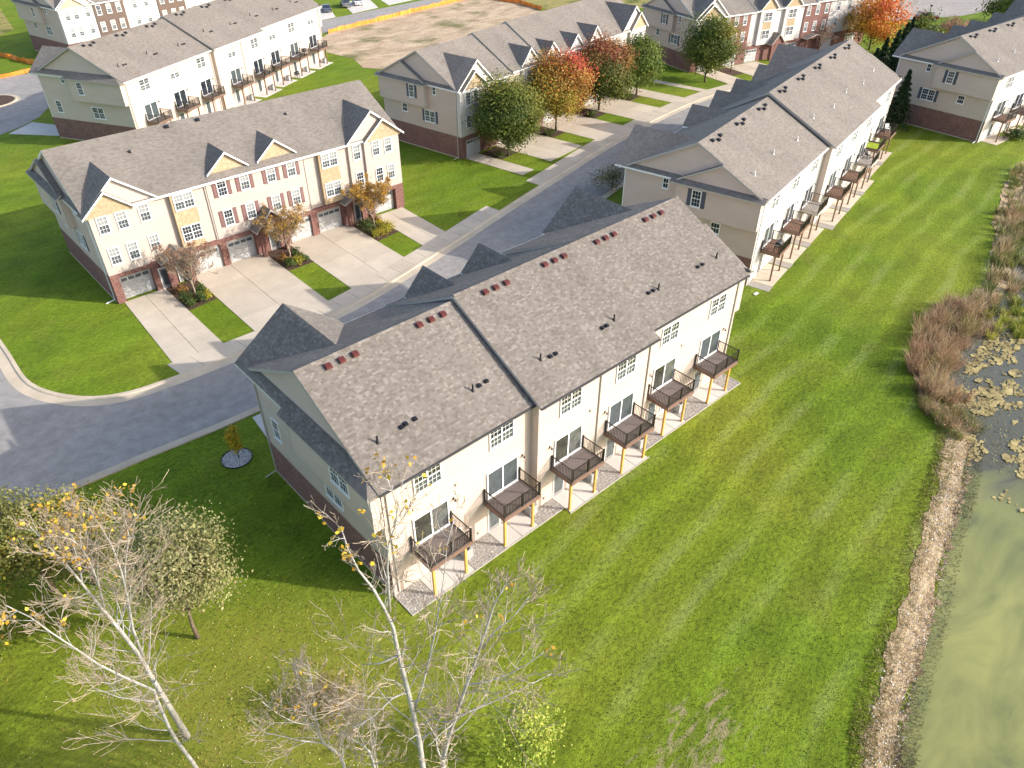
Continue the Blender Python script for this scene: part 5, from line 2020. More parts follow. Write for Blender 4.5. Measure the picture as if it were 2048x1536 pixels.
# bare trees ----------------------------------------------------------
def bare_tree(name, label, limbs, r0, seed, leafcols=None, leaf_from=12.0, twig=1.0, group=None, bark_m='bark_white', nleaf=1.0, cat='tree', lv2=9, scale_len=1.0, minr=0.010):
    """limbs: list of polylines (world), the first is the trunk"""
    rg = np.random.default_rng(seed)
    base = np.array(limbs[0][0])
    T = empty(name, (base[0], base[1], 0))
    tag(T, label, cat, group)
    off = np.array([base[0], base[1], 0])
    tr, br, tw = MB(), MB(), MB()
    vd = np.array([base[0] + 12.93, base[1] + 24.1, 0]); vd /= np.linalg.norm(vd) + 1e-9
    tips = []

    def grow(p, d, length, r, level):
        k = 5 if level < 3 else 4
        pts, rad = [np.array(p)], [r]
        q = np.array(p, float)
        dd = np.array(d, float)
        for i in range(k):
            dd = dd + rg.normal(size=3) * 0.16 + np.array([0, 0, 0.10])
            dd /= np.linalg.norm(dd)
            q = q + dd * length / k
            pts.append(q.copy())
            rad.append(max(minr * 0.8, r * (1 - 0.75 * (i + 1) / k)))
        (br if level < 3 else tw).tube([tuple(a) for a in pts], rad, 4 if level < 3 else 3, cap=False)
        if level < 4:
            n = {1: lv2, 2: 5, 3: 3}[level]
            n = max(2, int(n * twig * rg.uniform(0.7, 1.3)))
            for j in range(n):
                t = rg.uniform(0.25, 1.0) * k
                i = min(int(t), k - 1)
                s = pts[i] + (pts[i + 1] - pts[i]) * (t - i)
                ax = rg.normal(size=3)
                ax -= ax.dot(dd) * dd
                ax /= np.linalg.norm(ax)
                ang = rg.uniform(0.45, 0.95)
                nd = dd * math.cos(ang) + ax * math.sin(ang) + np.array([0, 0, 0.15])
                grow(s, nd / np.linalg.norm(nd), length * rg.uniform(0.35, 0.62), max(minr, r * 0.45), level + 1)
        else:
            tips.append(pts[-1])
        if level == 3:
            tips.append(pts[-1])

    for li, L in enumerate(limbs):
        L = [np.array(q, float) - off for q in L]
        dep = rg.uniform(-1, 1)
        n = len(L)
        if li > 0:
            L = [q + vd * dep * 0.9 * (i / (n - 1)) for i, q in enumerate(L)]
        zr = [q[2] for q in L]
        ra = r0 if li == 0 else r0 * (0.62 - 0.04 * min(li, 4)) * (1 - 0.45 * L[0][2] / (max(q[2] for q in map(np.array, limbs[0])) + 1))
        rad = [max(0.016, ra * (1 - 0.90 * (i / (n - 1)) ** 0.9)) for i in range(n)]
        if li == 0:
            rad[0] *= 1.25
        (tr if li == 0 else br).tube([tuple(q) for q in L], rad, 8 if li == 0 else 6)
        # side branches
        seg = [np.linalg.norm(L[i + 1] - L[i]) for i in range(n - 1)]
        tot = sum(seg)
        start = 0.30 if li == 0 else 0.12
        nb = int(tot * (1.25 if li == 0 else 1.6) * twig)
        for j in range(nb):
            t = (start + (1 - start) * (j + rg.random()) / nb) * tot
            i = 0
            while i < n - 2 and t > seg[i]:
                t -= seg[i]
                i += 1
            s = L[i] + (L[i + 1] - L[i]) * min(1, t / seg[i])
            dd = (L[i + 1] - L[i]) / seg[i]
            az = rg.uniform(0, 6.28)
            nd = dd * 0.55 + np.array([math.cos(az), math.sin(az), 0.25]) * 0.8
            frac = (j + 0.5) / nb
            ln = (1.0 + 1.7 * (1 - frac)) * rg.uniform(0.6, 1.25) * scale_len
            grow(s, nd / np.linalg.norm(nd), ln, max(0.014, rad[i] * 0.33), 2 if ln < 1.6 else 2)
        tips.append(L[-1])
    tr.build('trunk', bark_m, T, False, True)
    if br.f:
        br.build('branches', bark_m, T, False, True)
    if tw.f:
        tag(tw.build('twigs', 'twig', T, False), kind='stuff')
    if leafcols:
        tp = np.array(tips)
        tp = tp[tp[:, 2] > leaf_from + rg.normal(size=len(tp)) * 0.8]
        if len(tp):
            keep = rg.random(len(tp)) < nleaf
            tp = tp[keep]
            C = np.repeat(tp, 3, axis=0) + rg.normal(size=(len(tp) * 3, 3)) * 0.09
            V, F = leaf_quads(C, (0.11, 0.19), rg, 0.3, 0.8)
            c = np.array(leafcols)[rg.integers(0, len(leafcols), len(C))] * rg.uniform(0.75, 1.2, (len(C), 1))
            put('leaves', np_mesh('leaves', V, F, ['leaf'], c), T)
    return T


YEL = [(0.62, 0.40, 0.035), (0.55, 0.30, 0.03), (0.66, 0.48, 0.06), (0.45, 0.26, 0.04)]
T1 = [[(-12.18, 0.04, -0.1), (-12.31, 0.05, 3.75), (-12.35, 0.05, 5.22), (-12.39, 0.05, 7.12), (-12.56, 0.05, 8.9), (-12.72, 0.06, 10.33), (-12.83, 0.06, 11.21), (-12.93, 0.06, 12.26), (-13.07, 0.07, 13.49), (-13.27, 0.07, 14.61), (-13.46, 0.08, 15.85)],
      [(-12.28, 0.04, 6.75), (-12.15, 0.04, 8.63), (-11.76, 0.03, 10.83), (-11.6, 0.02, 12.0), (-11.51, 0.02, 13.36), (-11.56, 0.02, 14.37), (-11.66, 0.03, 15.56)],
      [(-11.68, 0.03, 11.2), (-11.43, 0.02, 12.07), (-10.86, 0.0, 13.47), (-10.7, 0.0, 14.71)],
      [(-12.72, 0.06, 10.33), (-12.49, 0.05, 11.88), (-12.39, 0.05, 13.15), (-12.4, 0.05, 14.42), (-12.6, 0.05, 15.22)],
      [(-12.93, 0.06, 12.26), (-12.71, 0.06, 13.1), (-12.6, 0.05, 14.0), (-12.74, 0.06, 15.14)]]
bare_tree('bare_tree', 'tall white barked tree with yellow leaf tips at the lower left', T1, 0.135, 101, YEL, 13.6, 1.45, None, nleaf=0.08)
T1b = [[(-12.47, -3.69, -0.1), (-12.56, -3.69, 3.67), (-12.7, -3.68, 5.59), (-12.71, -3.68, 6.83), (-12.63, -3.68, 8.53), (-12.57, -3.69, 9.2), (-13.22, -3.67, 10.84), (-13.66, -3.66, 12.07), (-13.98, -3.65, 13.32), (-14.33, -3.65, 14.64), (-14.55, -3.64, 15.58), (-14.9, -3.63, 16.5)],
       [(-12.7, -3.68, 8.54), (-13.64, -3.66, 9.46), (-14.21, -3.65, 10.35)]]
bare_tree('bare_tree', 'slim white barked tree bending left in front of the tall one, lower left', T1b, 0.092, 102, YEL, 14.9, 1.25, None, nleaf=0.08)
T2 = [[(-5.76, -11.08, -0.1), (-5.84, -11.03, 5.11), (-5.83, -11.04, 7.18), (-5.9, -11.0, 9.48), (-6.0, -10.95, 11.8), (-6.06, -10.92, 13.08), (-6.09, -10.9, 14.56), (-6.24, -10.82, 15.62), (-6.46, -10.7, 16.74), (-6.73, -10.55, 17.65), (-6.88, -10.46, 18.64), (-6.94, -10.43, 19.61)],
      [(-6.11, -10.89, 15.4), (-6.02, -10.93, 16.93), (-5.99, -10.95, 17.56), (-5.87, -11.02, 18.62), (-5.64, -11.15, 19.38), (-5.5, -11.22, 20.18), (-5.64, -11.14, 20.98), (-5.7, -11.11, 21.61)],
      [(-5.85, -11.03, 9.46), (-5.49, -11.23, 10.69), (-5.19, -11.39, 11.99), (-4.9, -11.55, 13.41), (-4.68, -11.68, 14.77), (-4.47, -11.79, 16.05), (-4.32, -11.87, 17.27), (-4.09, -12.0, 18.16)],
      [(-6.09, -10.9, 12.99), (-6.61, -10.61, 12.59), (-7.16, -10.31, 12.6)],
      [(-6.0, -10.95, 10.7), (-6.44, -10.71, 11.01), (-7.08, -10.35, 10.6), (-7.68, -10.02, 10.73)]]
bare_tree('bare_tree', 'forked white barked tree rising in front of the near end wall, bottom centre', T2, 0.125, 103, YEL, 18.6, 1.15, None, nleaf=0.10, scale_len=0.85)
T2c = [[(-4.89, -11.73, -0.1), (-5.22, -11.52, 5.42), (-4.91, -11.72, 7.35), (-4.49, -11.99, 9.45), (-4.24, -12.15, 10.65), (-3.88, -12.38, 12.29), (-3.6, -12.57, 13.73), (-3.39, -12.71, 14.91), (-3.24, -12.8, 15.41), (-2.95, -12.99, 16.31)],
       [(-4.81, -11.78, 8.34), (-4.2, -12.18, 8.5), (-3.42, -12.69, 8.6), (-2.41, -13.34, 8.87), (-1.47, -13.95, 9.28)],
       [(-3.72, -12.49, 12.76), (-3.36, -12.73, 13.75), (-2.86, -13.05, 14.48), (-2.43, -13.33, 15.57)],
       [(-4.24, -12.15, 10.65), (-3.61, -12.57, 10.67), (-2.86, -13.05, 11.0), (-2.23, -13.46, 11.57), (-1.92, -13.66, 12.01)],
       [(-4.81, -11.78, 8.34), (-5.15, -11.57, 8.21), (-5.59, -11.28, 9.11)]]
bare_tree('bare_tree', 'spreading white barked tree leaning right over the lawn, bottom centre', T2c, 0.11, 104, YEL, 13.0, 1.35, None, nleaf=0.012, scale_len=0.95)
T3 = [[(-7.99, -8.06, -0.1), (-7.91, -8.08, 3.69), (-7.94, -8.07, 4.54), (-8.4, -7.93, 5.89), (-8.45, -7.92, 6.68), (-8.4, -7.93, 7.44), (-8.59, -7.87, 8.74), (-8.63, -7.86, 9.8), (-8.61, -7.87, 10.66), (-8.53, -7.89, 11.87)],
      [(-8.4, -7.93, 7.44), (-8.32, -7.96, 8.83), (-8.15, -8.01, 10.49), (-8.13, -8.01, 11.59)],
      [(-8.4, -7.93, 5.89), (-9.12, -7.71, 6.24), (-10.22, -7.37, 7.34), (-10.58, -7.26, 8.18)],
      [(-8.44, -7.92, 7.21), (-9.13, -7.71, 8.49), (-9.52, -7.59, 9.78), (-9.8, -7.5, 11.14)]]
bare_tree('bare_tree', 'crooked pale tree with drooping twigs left of the forked one, bottom edge', T3, 0.082, 105, YEL, 9.0, 1.3, None, nleaf=0.015, scale_len=0.8)
T3b = [[(-6.99, -8.97, -0.1), (-6.98, -8.97, 3.91), (-7.04, -8.95, 4.92), (-7.34, -8.83, 5.85), (-7.8, -8.65, 6.88), (-7.92, -8.6, 8.08), (-8.03, -8.56, 8.66)],
       [(-7.34, -8.83, 5.85), (-7.29, -8.85, 6.84), (-7.64, -8.71, 7.82), (-7.71, -8.68, 8.75)],
       [(-6.98, -8.97, 3.91), (-6.62, -9.11, 5.32), (-6.71, -9.08, 6.43)]]
bare_tree('bare_tree', 'smallest pale bare tree between the crooked and the forked one, bottom edge', T3b, 0.065, 106, None, 9.0, 1.5, None, scale_len=0.8)

# small ornamental trees in the beds of the left row
OG = 'small bare trees between the driveways'
for i, (x, y, h, lb, lc) in enumerate(((5.75, 40.0, 5.0, 'bare pinkish twigged tree in the leftmost driveway bed', [(0.30, 0.13, 0.09), (0.34, 0.2, 0.1)]),
                                       (15.9, 40.6, 5.4, 'thin tree with a few golden leaves in the middle driveway bed', [(0.45, 0.27, 0.04), (0.35, 0.2, 0.05)]),
                                       (26.1, 40.8, 6.0, 'golden leaved thin tree in the right hand driveway bed', [(0.50, 0.28, 0.03), (0.42, 0.24, 0.03)]))):
    rg = np.random.default_rng(200 + i)
    limbs = [[(x, y, 0), (x + 0.05, y, 0.8), (x, y + 0.05, 1.5), (x + 0.1, y, h * 0.55), (x, y, h * 0.9)]]
    for k in range(7):
        a = k * 0.9 + rg.uniform(0, 0.5)
        rr = rg.uniform(1.2, 2.0)
        limbs.append([(x, y, 1.1 + 0.12 * k), (x + 0.45 * rr * math.cos(a), y + 0.45 * rr * math.sin(a), 1.9 + 0.15 * k), (x + rr * math.cos(a), y + rr * math.sin(a), 2.9 + 0.22 * k), (x + 1.35 * rr * math.cos(a), y + 1.35 * rr * math.sin(a), min(h, 3.7 + 0.25 * k))])
    bare_tree('ornamental_tree', lb, limbs, 0.09, 210 + i, lc, 1.4 if i else 2.0, 1.5, OG, 'twig', (0.22, 0.45, 0.8)[i], scale_len=0.7, minr=0.014)
bare_tree('ornamental_tree', 'bare reddish tree in the bed before the top right row', [[(107.5, 51.2, 0), (107.5, 51.2, 1.5), (107.4, 51.2, 3), (107.6, 51.2, 5)], [(107.5, 51.2, 1.2), (106.7, 51.5, 2.8), (106.2, 51.6, 4.4)], [(107.5, 51.2, 1.4), (108.4, 50.9, 2.9), (109, 50.7, 4.6)], [(107.5, 51.2, 1.4), (107.8, 50.2, 3), (107.9, 49.8, 4.5)]], 0.1, 220, [(0.3, 0.12, 0.07)], 2, 1.2, None, 'twig_red', 0.3, scale_len=0.9, minr=0.02)
bare_tree('ornamental_tree', 'bare brown tree by the white end of the top right row', [[(129, 46.8, 0), (129, 46.8, 1.5), (129, 46.9, 3), (129.2, 46.8, 5)], [(129, 46.8, 1.2), (128.2, 47.2, 2.8), (127.7, 47.3, 4.4)], [(129, 46.8, 1.4), (129.9, 46.4, 2.9), (130.5, 46.2, 4.6)], [(129, 46.8, 1.3), (129.4, 45.9, 3), (129.5, 45.4, 4.2)]], 0.1, 221, [(0.3, 0.14, 0.08)], 2, 1.2, None, 'twig_red', 0.3, scale_len=0.9, minr=0.02)
bare_tree('bare_tree', 'thin bare brown tree right of the orange maple', [[(166, 49.5, 0), (166, 49.5, 2.5), (166.2, 49.5, 4.5), (166.8, 49.3, 7)], [(166.2, 49.5, 3), (167.2, 49, 5), (168, 48.6, 6.6)], [(166.1, 49.5, 2.6), (165.5, 50, 4.6), (165.2, 50.3, 6.4)]], 0.15, 222, [(0.4, 0.26, 0.08)], 4, 1.1, None, 'bark_brown', 0.3, scale_len=1.1, minr=0.03)

# bed shrubs
BG = 'low shrubs in the driveway beds'
k = 0
BC = {'g': [(0.07, 0.11, 0.025), (0.10, 0.14, 0.03), (0.05, 0.08, 0.02)], 'y': [(0.42, 0.36, 0.03), (0.30, 0.28, 0.03), (0.5, 0.42, 0.05)], 'o': [(0.32, 0.17, 0.04), (0.25, 0.14, 0.05)]}
where = ('leftmost', 'middle', 'right hand')
for bi, sh in enumerate(([(4.8, 38.6, .5, 'g'), (5.7, 38.7, .55, 'g'), (6.4, 38.9, .5, 'y'), (4.9, 39.8, .6, 'g'), (6.5, 40.3, .5, 'g'), (5.0, 41.4, .55, 'o')],
                         [(15.1, 39.2, .55, 'g'), (16.0, 39.2, .5, 'y'), (16.8, 39.5, .55, 'g'), (15.2, 40.6, .5, 'o'), (16.7, 41.0, .5, 'g')],
                         [(25.3, 39.0, .6, 'y'), (26.3, 38.9, .6, 'y'), (27.1, 39.3, .6, 'y'), (25.3, 40.3, .7, 'g'), (26.9, 40.6, .6, 'y'), (25.5, 41.7, .6, 'g'), (27.0, 41.7, .5, 'o')])):
    cnt = {'g': 0, 'y': 0, 'o': 0}
    for (x, y, r, c) in sh:
        cnt[c] += 1
        nm = {'g': 'green', 'y': 'yellow', 'o': 'rusty'}[c]
        ordn = ('first', 'second', 'third', 'fourth', 'fifth')[cnt[c] - 1]
        leafy_tree('low_shrub', 'low %s shrub in the %s driveway bed, %s %s one from the road' % (nm, where[bi], ordn, nm), x, y, r * 1.7, r, 0.02, BC[c], 300 + k, 14, 40, (0.10, 0.18), BG, cat='shrub', trunk_r=0.03, sig=0.3)
        k += 1
for i, (s, t_, w) in enumerate(((3.7, -3.4, 'leftmost'), (14.6, -3.6, 'orange'), (25.0, -3.6, 'rust coloured'), (36, -3.4, 'small green'))):
    x, y = FE(s, t_)
    leafy_tree('low_shrub', 'clipped shrub at the foot of the %s street tree' % w, x, y, 0.9, 0.75, 0.02, BC['g'], 340 + i, 18, 40, (0.12, 0.2), 'shrubs under the street trees', cat='shrub', trunk_r=0.03, sig=0.3)
leafy_tree('low_shrub', 'round green shrub beside the deck at the right edge', 107.6, 5.0, 1.5, 1.3, 0.02, BC['g'], 350, 24, 50, (0.2, 0.32), None, cat='shrub', trunk_r=0.03, sig=0.3)

# sapling in its ring of stones
SX, SY = -1.3, 16.8
limbs = [[(SX, SY, 0), (SX, SY, 1.0), (SX + 0.02, SY, 2.0), (SX, SY, 3.0)]]
sap = leafy_tree('sapling', 'golden sapling in a ring of grey stones beside the near end wall', SX, SY, 3.0, 0.46, 0.55, [(0.55, 0.38, 0.02), (0.46, 0.34, 0.02), (0.36, 0.31, 0.03), (0.62, 0.40, 0.02)], 400, 50, 60, (0.07, 0.14), cat='sapling', trunk_r=0.035, sig=0.26)
ring = [(SX - 0.15 + 1.02 * math.cos(a * math.pi / 14), SY + 0.02 + 1.0 * math.sin(a * math.pi / 14)) for a in range(28)]
flat_poly(ring, 0.02, 'stone_ring_base', 'gravel_base')
rg = np.random.default_rng(5)
r_ = np.sqrt(rg.random(1100)) * 0.98
a_ = rg.uniform(0, 6.28, 1100)
stones('stone_ring', np.column_stack([SX - 0.15 + r_ * np.cos(a_), SY + 0.02 + r_ * np.sin(a_)]), 0.02, (0.022, 0.05), [(0.50, 0.49, 0.50), (0.62, 0.61, 0.62), (0.36, 0.35, 0.37), (0.72, 0.70, 0.68)], rg, mat='stone')
mb = MB()
for a in range(28):
    a0, a1 = a * math.pi / 14, (a + 1) * math.pi / 14
    p = [(SX - 0.15 + r * math.cos(t_), SY + 0.02 + r * math.sin(t_)) for r, t_ in ((1.02, a0), (1.055, a0), (1.055, a1), (1.02, a1))]
    mb.hexa([(x, y, -0.02) for x, y in p] + [(x, y, 0.07) for x, y in p])
tag(mb.build('ring_edging', 'vent_black'), kind='structure')


# reeds, straw and brush by the pond
def blades(name, P, Z, h, lean, w, cols, rg, kind='stuff'):
    n = len(P)
    az = rg.uniform(0, 6.28, n)
    ln = rg.random(n) * lean
    hh = h[0] + (h[1] - h[0]) * rg.random(n)
    tip = np.column_stack([P[:, 0] + np.cos(az) * ln * hh, P[:, 1] + np.sin(az) * ln * hh, Z + hh])
    b = np.column_stack([P, Z])
    wa = rg.uniform(0, 6.28, n)
    dv = np.column_stack([np.cos(wa), np.sin(wa), np.zeros(n)]) * w * 0.5
    V = np.stack([b - dv, b + dv, tip], 1).reshape(-1, 3)
    F = np.arange(n * 3).reshape(-1, 3)
    c = np.array(cols)[rg.integers(0, len(cols), n)] * rg.uniform(0.65, 1.3, (n, 1))
    return tag(put(name, np_mesh(name, V, F, ['leaf'], c)), kind=kind)


rg = np.random.default_rng(77)
def along_shore(n, d0, d1, x0, x1, ragged=False):
    L = np.array(bl)
    seg = L[(L[:, 0] > x0) & (L[:, 0] < x1)]
    i = rg.integers(0, len(seg) - 1, n)
    t = rg.random(n)[:, None]
    p = seg[i] * (1 - t) + seg[i + 1] * t
    tn = seg[i + 1] - seg[i]
    tn /= np.linalg.norm(tn, axis=1)[:, None] + 1e-9
    nr = np.column_stack([tn[:, 1], -tn[:, 0]])
    if shore_dist((p[:1] + nr[:1]))[0] < 0:
        nr = -nr
    d = rg.uniform(d0, d1, n)
    if ragged:
        e = np.array([bank_edge(a, b) for a, b in p])
        patch = np.array([mnoise.noise((a * 0.55, b * 0.55, 2.2)) for a, b in p])
        keep = (d > e - 0.22 + rg.normal(size=n) * 0.12) & (patch + rg.normal(size=n) * 0.25 > -0.18)
        return (p + nr * d[:, None])[keep]
    return p + nr * d[:, None]


P = along_shore(24000, -0.9, 1.95, 4.5, 42, True)
blades('straw', P, ground_z(P) + 0.02, (0.03, 0.15), 3.2, 0.04, [(0.48, 0.37, 0.22), (0.36, 0.26, 0.145), (0.62, 0.52, 0.36), (0.24, 0.17, 0.09), (0.34, 0.31, 0.10), (0.17, 0.125, 0.07)], rg)
P = along_shore(12000, 1.5, 2.6, 4.5, 42)
blades('dark_sedge', P, np.maximum(ground_z(P), WATER_Z - 0.05), (0.05, 0.2), 1.8, 0.045, [(0.10, 0.08, 0.05), (0.16, 0.12, 0.07), (0.24, 0.20, 0.07), (0.07, 0.06, 0.045)], rg)
P = along_shore(9000, -0.6, 0.75, 4.5, 42)
blades('edge_grass', P, ground_z(P) + 0.01, (0.06, 0.2), 1.3, 0.05, [(0.13, 0.17, 0.02), (0.17, 0.19, 0.03), (0.24, 0.22, 0.06), (0.36, 0.29, 0.13)], rg)
P = along_shore(1300, 0.2, 2.0, 4.5, 42)
stones('bank_stones', P, -0.2, (0.03, 0.09), [(0.55, 0.5, 0.44), (0.35, 0.3, 0.25), (0.7, 0.66, 0.6)], rg, mat='stone')
# brush clump
def clump(n, poly, jit=0.0):
    poly = np.array(poly)
    lo, hi = poly.min(0), poly.max(0)
    out = []
    while len(out) < n:
        q = lo + (hi - lo) * rg.random(2)
        c = False
        for i in range(len(poly)):
            a, b = poly[i], poly[i - 1]
            if (a[1] > q[1]) != (b[1] > q[1]) and q[0] < (b[0] - a[0]) * (q[1] - a[1]) / (b[1] - a[1]) + a[0]:
                c = not c
        if c:
            out.append(q)
    return np.array(out)


def brush(name, poly, nshrub, stems, h, cols, w=0.035, zmin=None):
    C = clump(nshrub, poly)
    cc = np.array(cols)[rg.integers(0, len(cols), nshrub)]
    hs = rg.uniform(0.55, 1.15, nshrub)
    P = np.repeat(C, stems, axis=0)
    n = len(P)
    az = rg.uniform(0, 6.28, n)
    r0 = np.sqrt(rg.random(n)) * 0.35
    B = np.column_stack([P[:, 0] + r0 * np.cos(az), P[:, 1] + r0 * np.sin(az)])
    Z = ground_z(B)
    if zmin is not None:
        Z = np.maximum(Z, zmin)
    H = (h[0] + (h[1] - h[0]) * rg.random(n)) * np.repeat(hs, stems)
    out = rg.random(n) ** 0.7 * 0.75
    ja = az + rg.normal(size=n) * 0.5
    mid = np.column_stack([B[:, 0] + np.cos(ja) * out * H * 0.35, B[:, 1] + np.sin(ja) * out * H * 0.35, Z + H * 0.6])
    tip = np.column_stack([B[:, 0] + np.cos(ja) * out * H * 0.9 + rg.normal(size=n) * 0.08, B[:, 1] + np.sin(ja) * out * H * 0.9 + rg.normal(size=n) * 0.08, Z + H])
    wa = rg.uniform(0, 6.28, n)
    dv = np.column_stack([np.cos(wa), np.sin(wa), np.zeros(n)]) * w * 0.5
    b3 = np.column_stack([B, Z])
    V = np.stack([b3 - dv, b3 + dv, mid + dv * 0.8, mid - dv * 0.8, tip], 1).reshape(-1, 3)
    k = np.arange(n) * 5
    F = np.concatenate([np.column_stack([k, k + 1, k + 2]), np.column_stack([k, k + 2, k + 3]), np.column_stack([k + 3, k + 2, k + 4])])
    c = np.repeat(cc, stems, axis=0) * rg.uniform(0.6, 1.35, (n, 1)) * rg.uniform(0.9, 1.1, (n, 3))
    tag(put(name, np_mesh(name, V, F, ['leaf'], np.tile(c, (3, 1)))), kind='stuff')
    # dead leaves and seed heads hanging in the stems
    k = rg.integers(0, n, n // 2)
    L = mid[k] + rg.normal(size=(len(k), 3)) * 0.12
    V, F = leaf_quads(L, (0.05, 0.13), rg, 0.1, 0.5)
    tag(put(name + '_leaves', np_mesh(name + '_leaves', V, F, ['leaf'], np.clip(c[k] * rg.uniform(0.8, 1.6, (len(k), 1)), 0, 0.8))), kind='stuff')


REDB = [(0.38, 0.26, 0.155), (0.46, 0.33, 0.20), (0.30, 0.20, 0.12), (0.52, 0.41, 0.26), (0.36, 0.22, 0.14), (0.30, 0.27, 0.10)]
TAN = [(0.42, 0.33, 0.21), (0.33, 0.26, 0.14), (0.24, 0.22, 0.08), (0.5, 0.41, 0.28)]
GRN = [(0.14, 0.17, 0.045), (0.20, 0.22, 0.06), (0.10, 0.13, 0.035), (0.30, 0.30, 0.07)]
brush('reed_brush', [(43.0, -9.9), (49, -7.5), (55, -7.6), (58, -9.8), (56, -12.4), (50, -12.2), (46, -12.6), (43.2, -14.6), (41, -13.5), (41, -11.6)], 150, 75, (0.7, 1.9), REDB + TAN[:1])
brush('bank_brush', [(39.2, -12.6), (41.6, -11.0), (42.5, -13), (43.6, -15.2), (40.6, -16.6), (37.2, -15.8), (37.9, -14.4)], 75, 60, (0.35, 1.1), TAN + GRN[:2] + REDB[:1], 0.03)
brush('marsh_brush', [(57.5, -8.6), (66, -7.8), (80, -3.0), (96, 0.8), (98, -3), (84, -8), (68, -12.5), (58, -13)], 230, 45, (0.5, 1.7), GRN + TAN + REDB[:2] + GRN[:2], 0.05)
brush('green_reeds', [(53, -11.6), (58, -10.5), (66, -13), (64, -16.5), (57, -15.5)], 60, 55, (0.4, 1.1), [(0.34, 0.38, 0.06), (0.42, 0.42, 0.07), (0.26, 0.30, 0.05)], 0.05, WATER_Z)

# floating algae and debris mats
mb = MB()
rgm = random.Random(9)
def blob(cx, cy, r, z):
    n = 9
    ph = rgm.uniform(0, 6.28)
    mb.face([(cx + r * rgm.uniform(0.55, 1.2) * math.cos(ph + i * 6.283 / n) * 1.25, cy + r * rgm.uniform(0.55, 1.2) * math.sin(ph + i * 6.283 / n) * 0.8, z) for i in range(n)])
zz = WATER_Z + 0.006
cnt = 0
tries = 0
while cnt < 4200 and tries < 120000:
    tries += 1
    x = rgm.uniform(34, 70); y = rgm.uniform(-28, -12)
    if mnoise.noise((x * 0.28, y * 0.42, 3.1)) + 0.5 * mnoise.noise((x * 0.9, y * 1.3, 7.7)) < 0.02 + 0.055 * max(0, -13.5 - y - 0.25 * (x - 40)) * 0.5:
        continue
    if x < 38 and rgm.random() < 0.6:
        continue
    if not (y < -13.5 + 0.1 * (x - 40)):
        continue
    blob(x, y, rgm.choice((0.07, 0.1, 0.14, 0.2, 0.28)) * rgm.uniform(0.6, 1.3), zz + cnt * 0.00002)
    cnt += 1
M['algae'] = plain('algae_mat', (0.31, 0.25, 0.115), 0.9, 0.6, 1.3, 0, 0.1)
tag(mb.build('algae_mat', 'algae'), kind='stuff')
rgx = np.random.default_rng(3)
P = np.column_stack([rgx.uniform(37, 62, 9000), rgx.uniform(-24, -12, 9000)])
dsh = shore_dist(P)
keep = (dsh > 1.6) & (rgx.random(9000) < np.clip(1.1 - (dsh - 2) / 6, 0, 1))
P = P[keep]
blades('floating_debris', P, np.full(len(P), WATER_Z), (0.02, 0.14), 3.0, 0.06, [(0.40, 0.33, 0.17), (0.30, 0.22, 0.11), (0.18, 0.13, 0.07), (0.42, 0.40, 0.14)], rg)

# fallen leaves on the lawn
n = 3400
P = np.column_stack([rg.normal(-10.5, 5.2, n), rg.normal(-1.5, 6.2, n)])
ok = (P[:, 1] < 19.5) & ~((P[:, 0] > -0.3) & (P[:, 1] > -2.6)) & (shore_dist(P) < -0.3)
P = P[ok]
V, F = leaf_quads(np.column_stack([P, np.full(len(P), 0.03)]), (0.05, 0.105), rg, 3.0, 0.75)
c = np.array([(0.55, 0.42, 0.06), (0.42, 0.28, 0.07), (0.60, 0.50, 0.15), (0.28, 0.17, 0.06), (0.70, 0.6, 0.3)])[rg.integers(0, 5, len(P))] * rg.uniform(0.7, 1.15, (len(P), 1))
tag(put('fallen_leaves', np_mesh('fallen_leaves', V, F, ['leaf'], c)), kind='stuff')

# grass tufts give the near lawn a broken surface
def tufts(name, n, x0, x1, y0, y1, h, seed):
    r2 = np.random.default_rng(seed)
    P = np.column_stack([r2.uniform(x0, x1, n), r2.uniform(y0, y1, n)])
    d = shore_dist(P)
    inA = (P[:, 0] > -0.3) & (P[:, 0] < 32.2) & (P[:, 1] > -2.45) & (P[:, 1] < 21)
    inC = (P[:, 0] > 42) & (P[:, 1] > 3.5 + (P[:, 0] - 45.24) * 0.206)
    ok = (d < 0.05) & ~inA & ~inC & (P[:, 1] < 20.3)
    P = P[ok]
    c1 = [(0.06, 0.115, 0.012), (0.085, 0.14, 0.014), (0.12, 0.16, 0.02), (0.15, 0.165, 0.03), (0.045, 0.09, 0.01)]
    return blades(name, P, np.zeros(len(P)), h, 1.3, 0.05, c1, r2)


tufts('grass_tufts', 90000, -22, 45, -26, 20, (0.03, 0.10), 900)

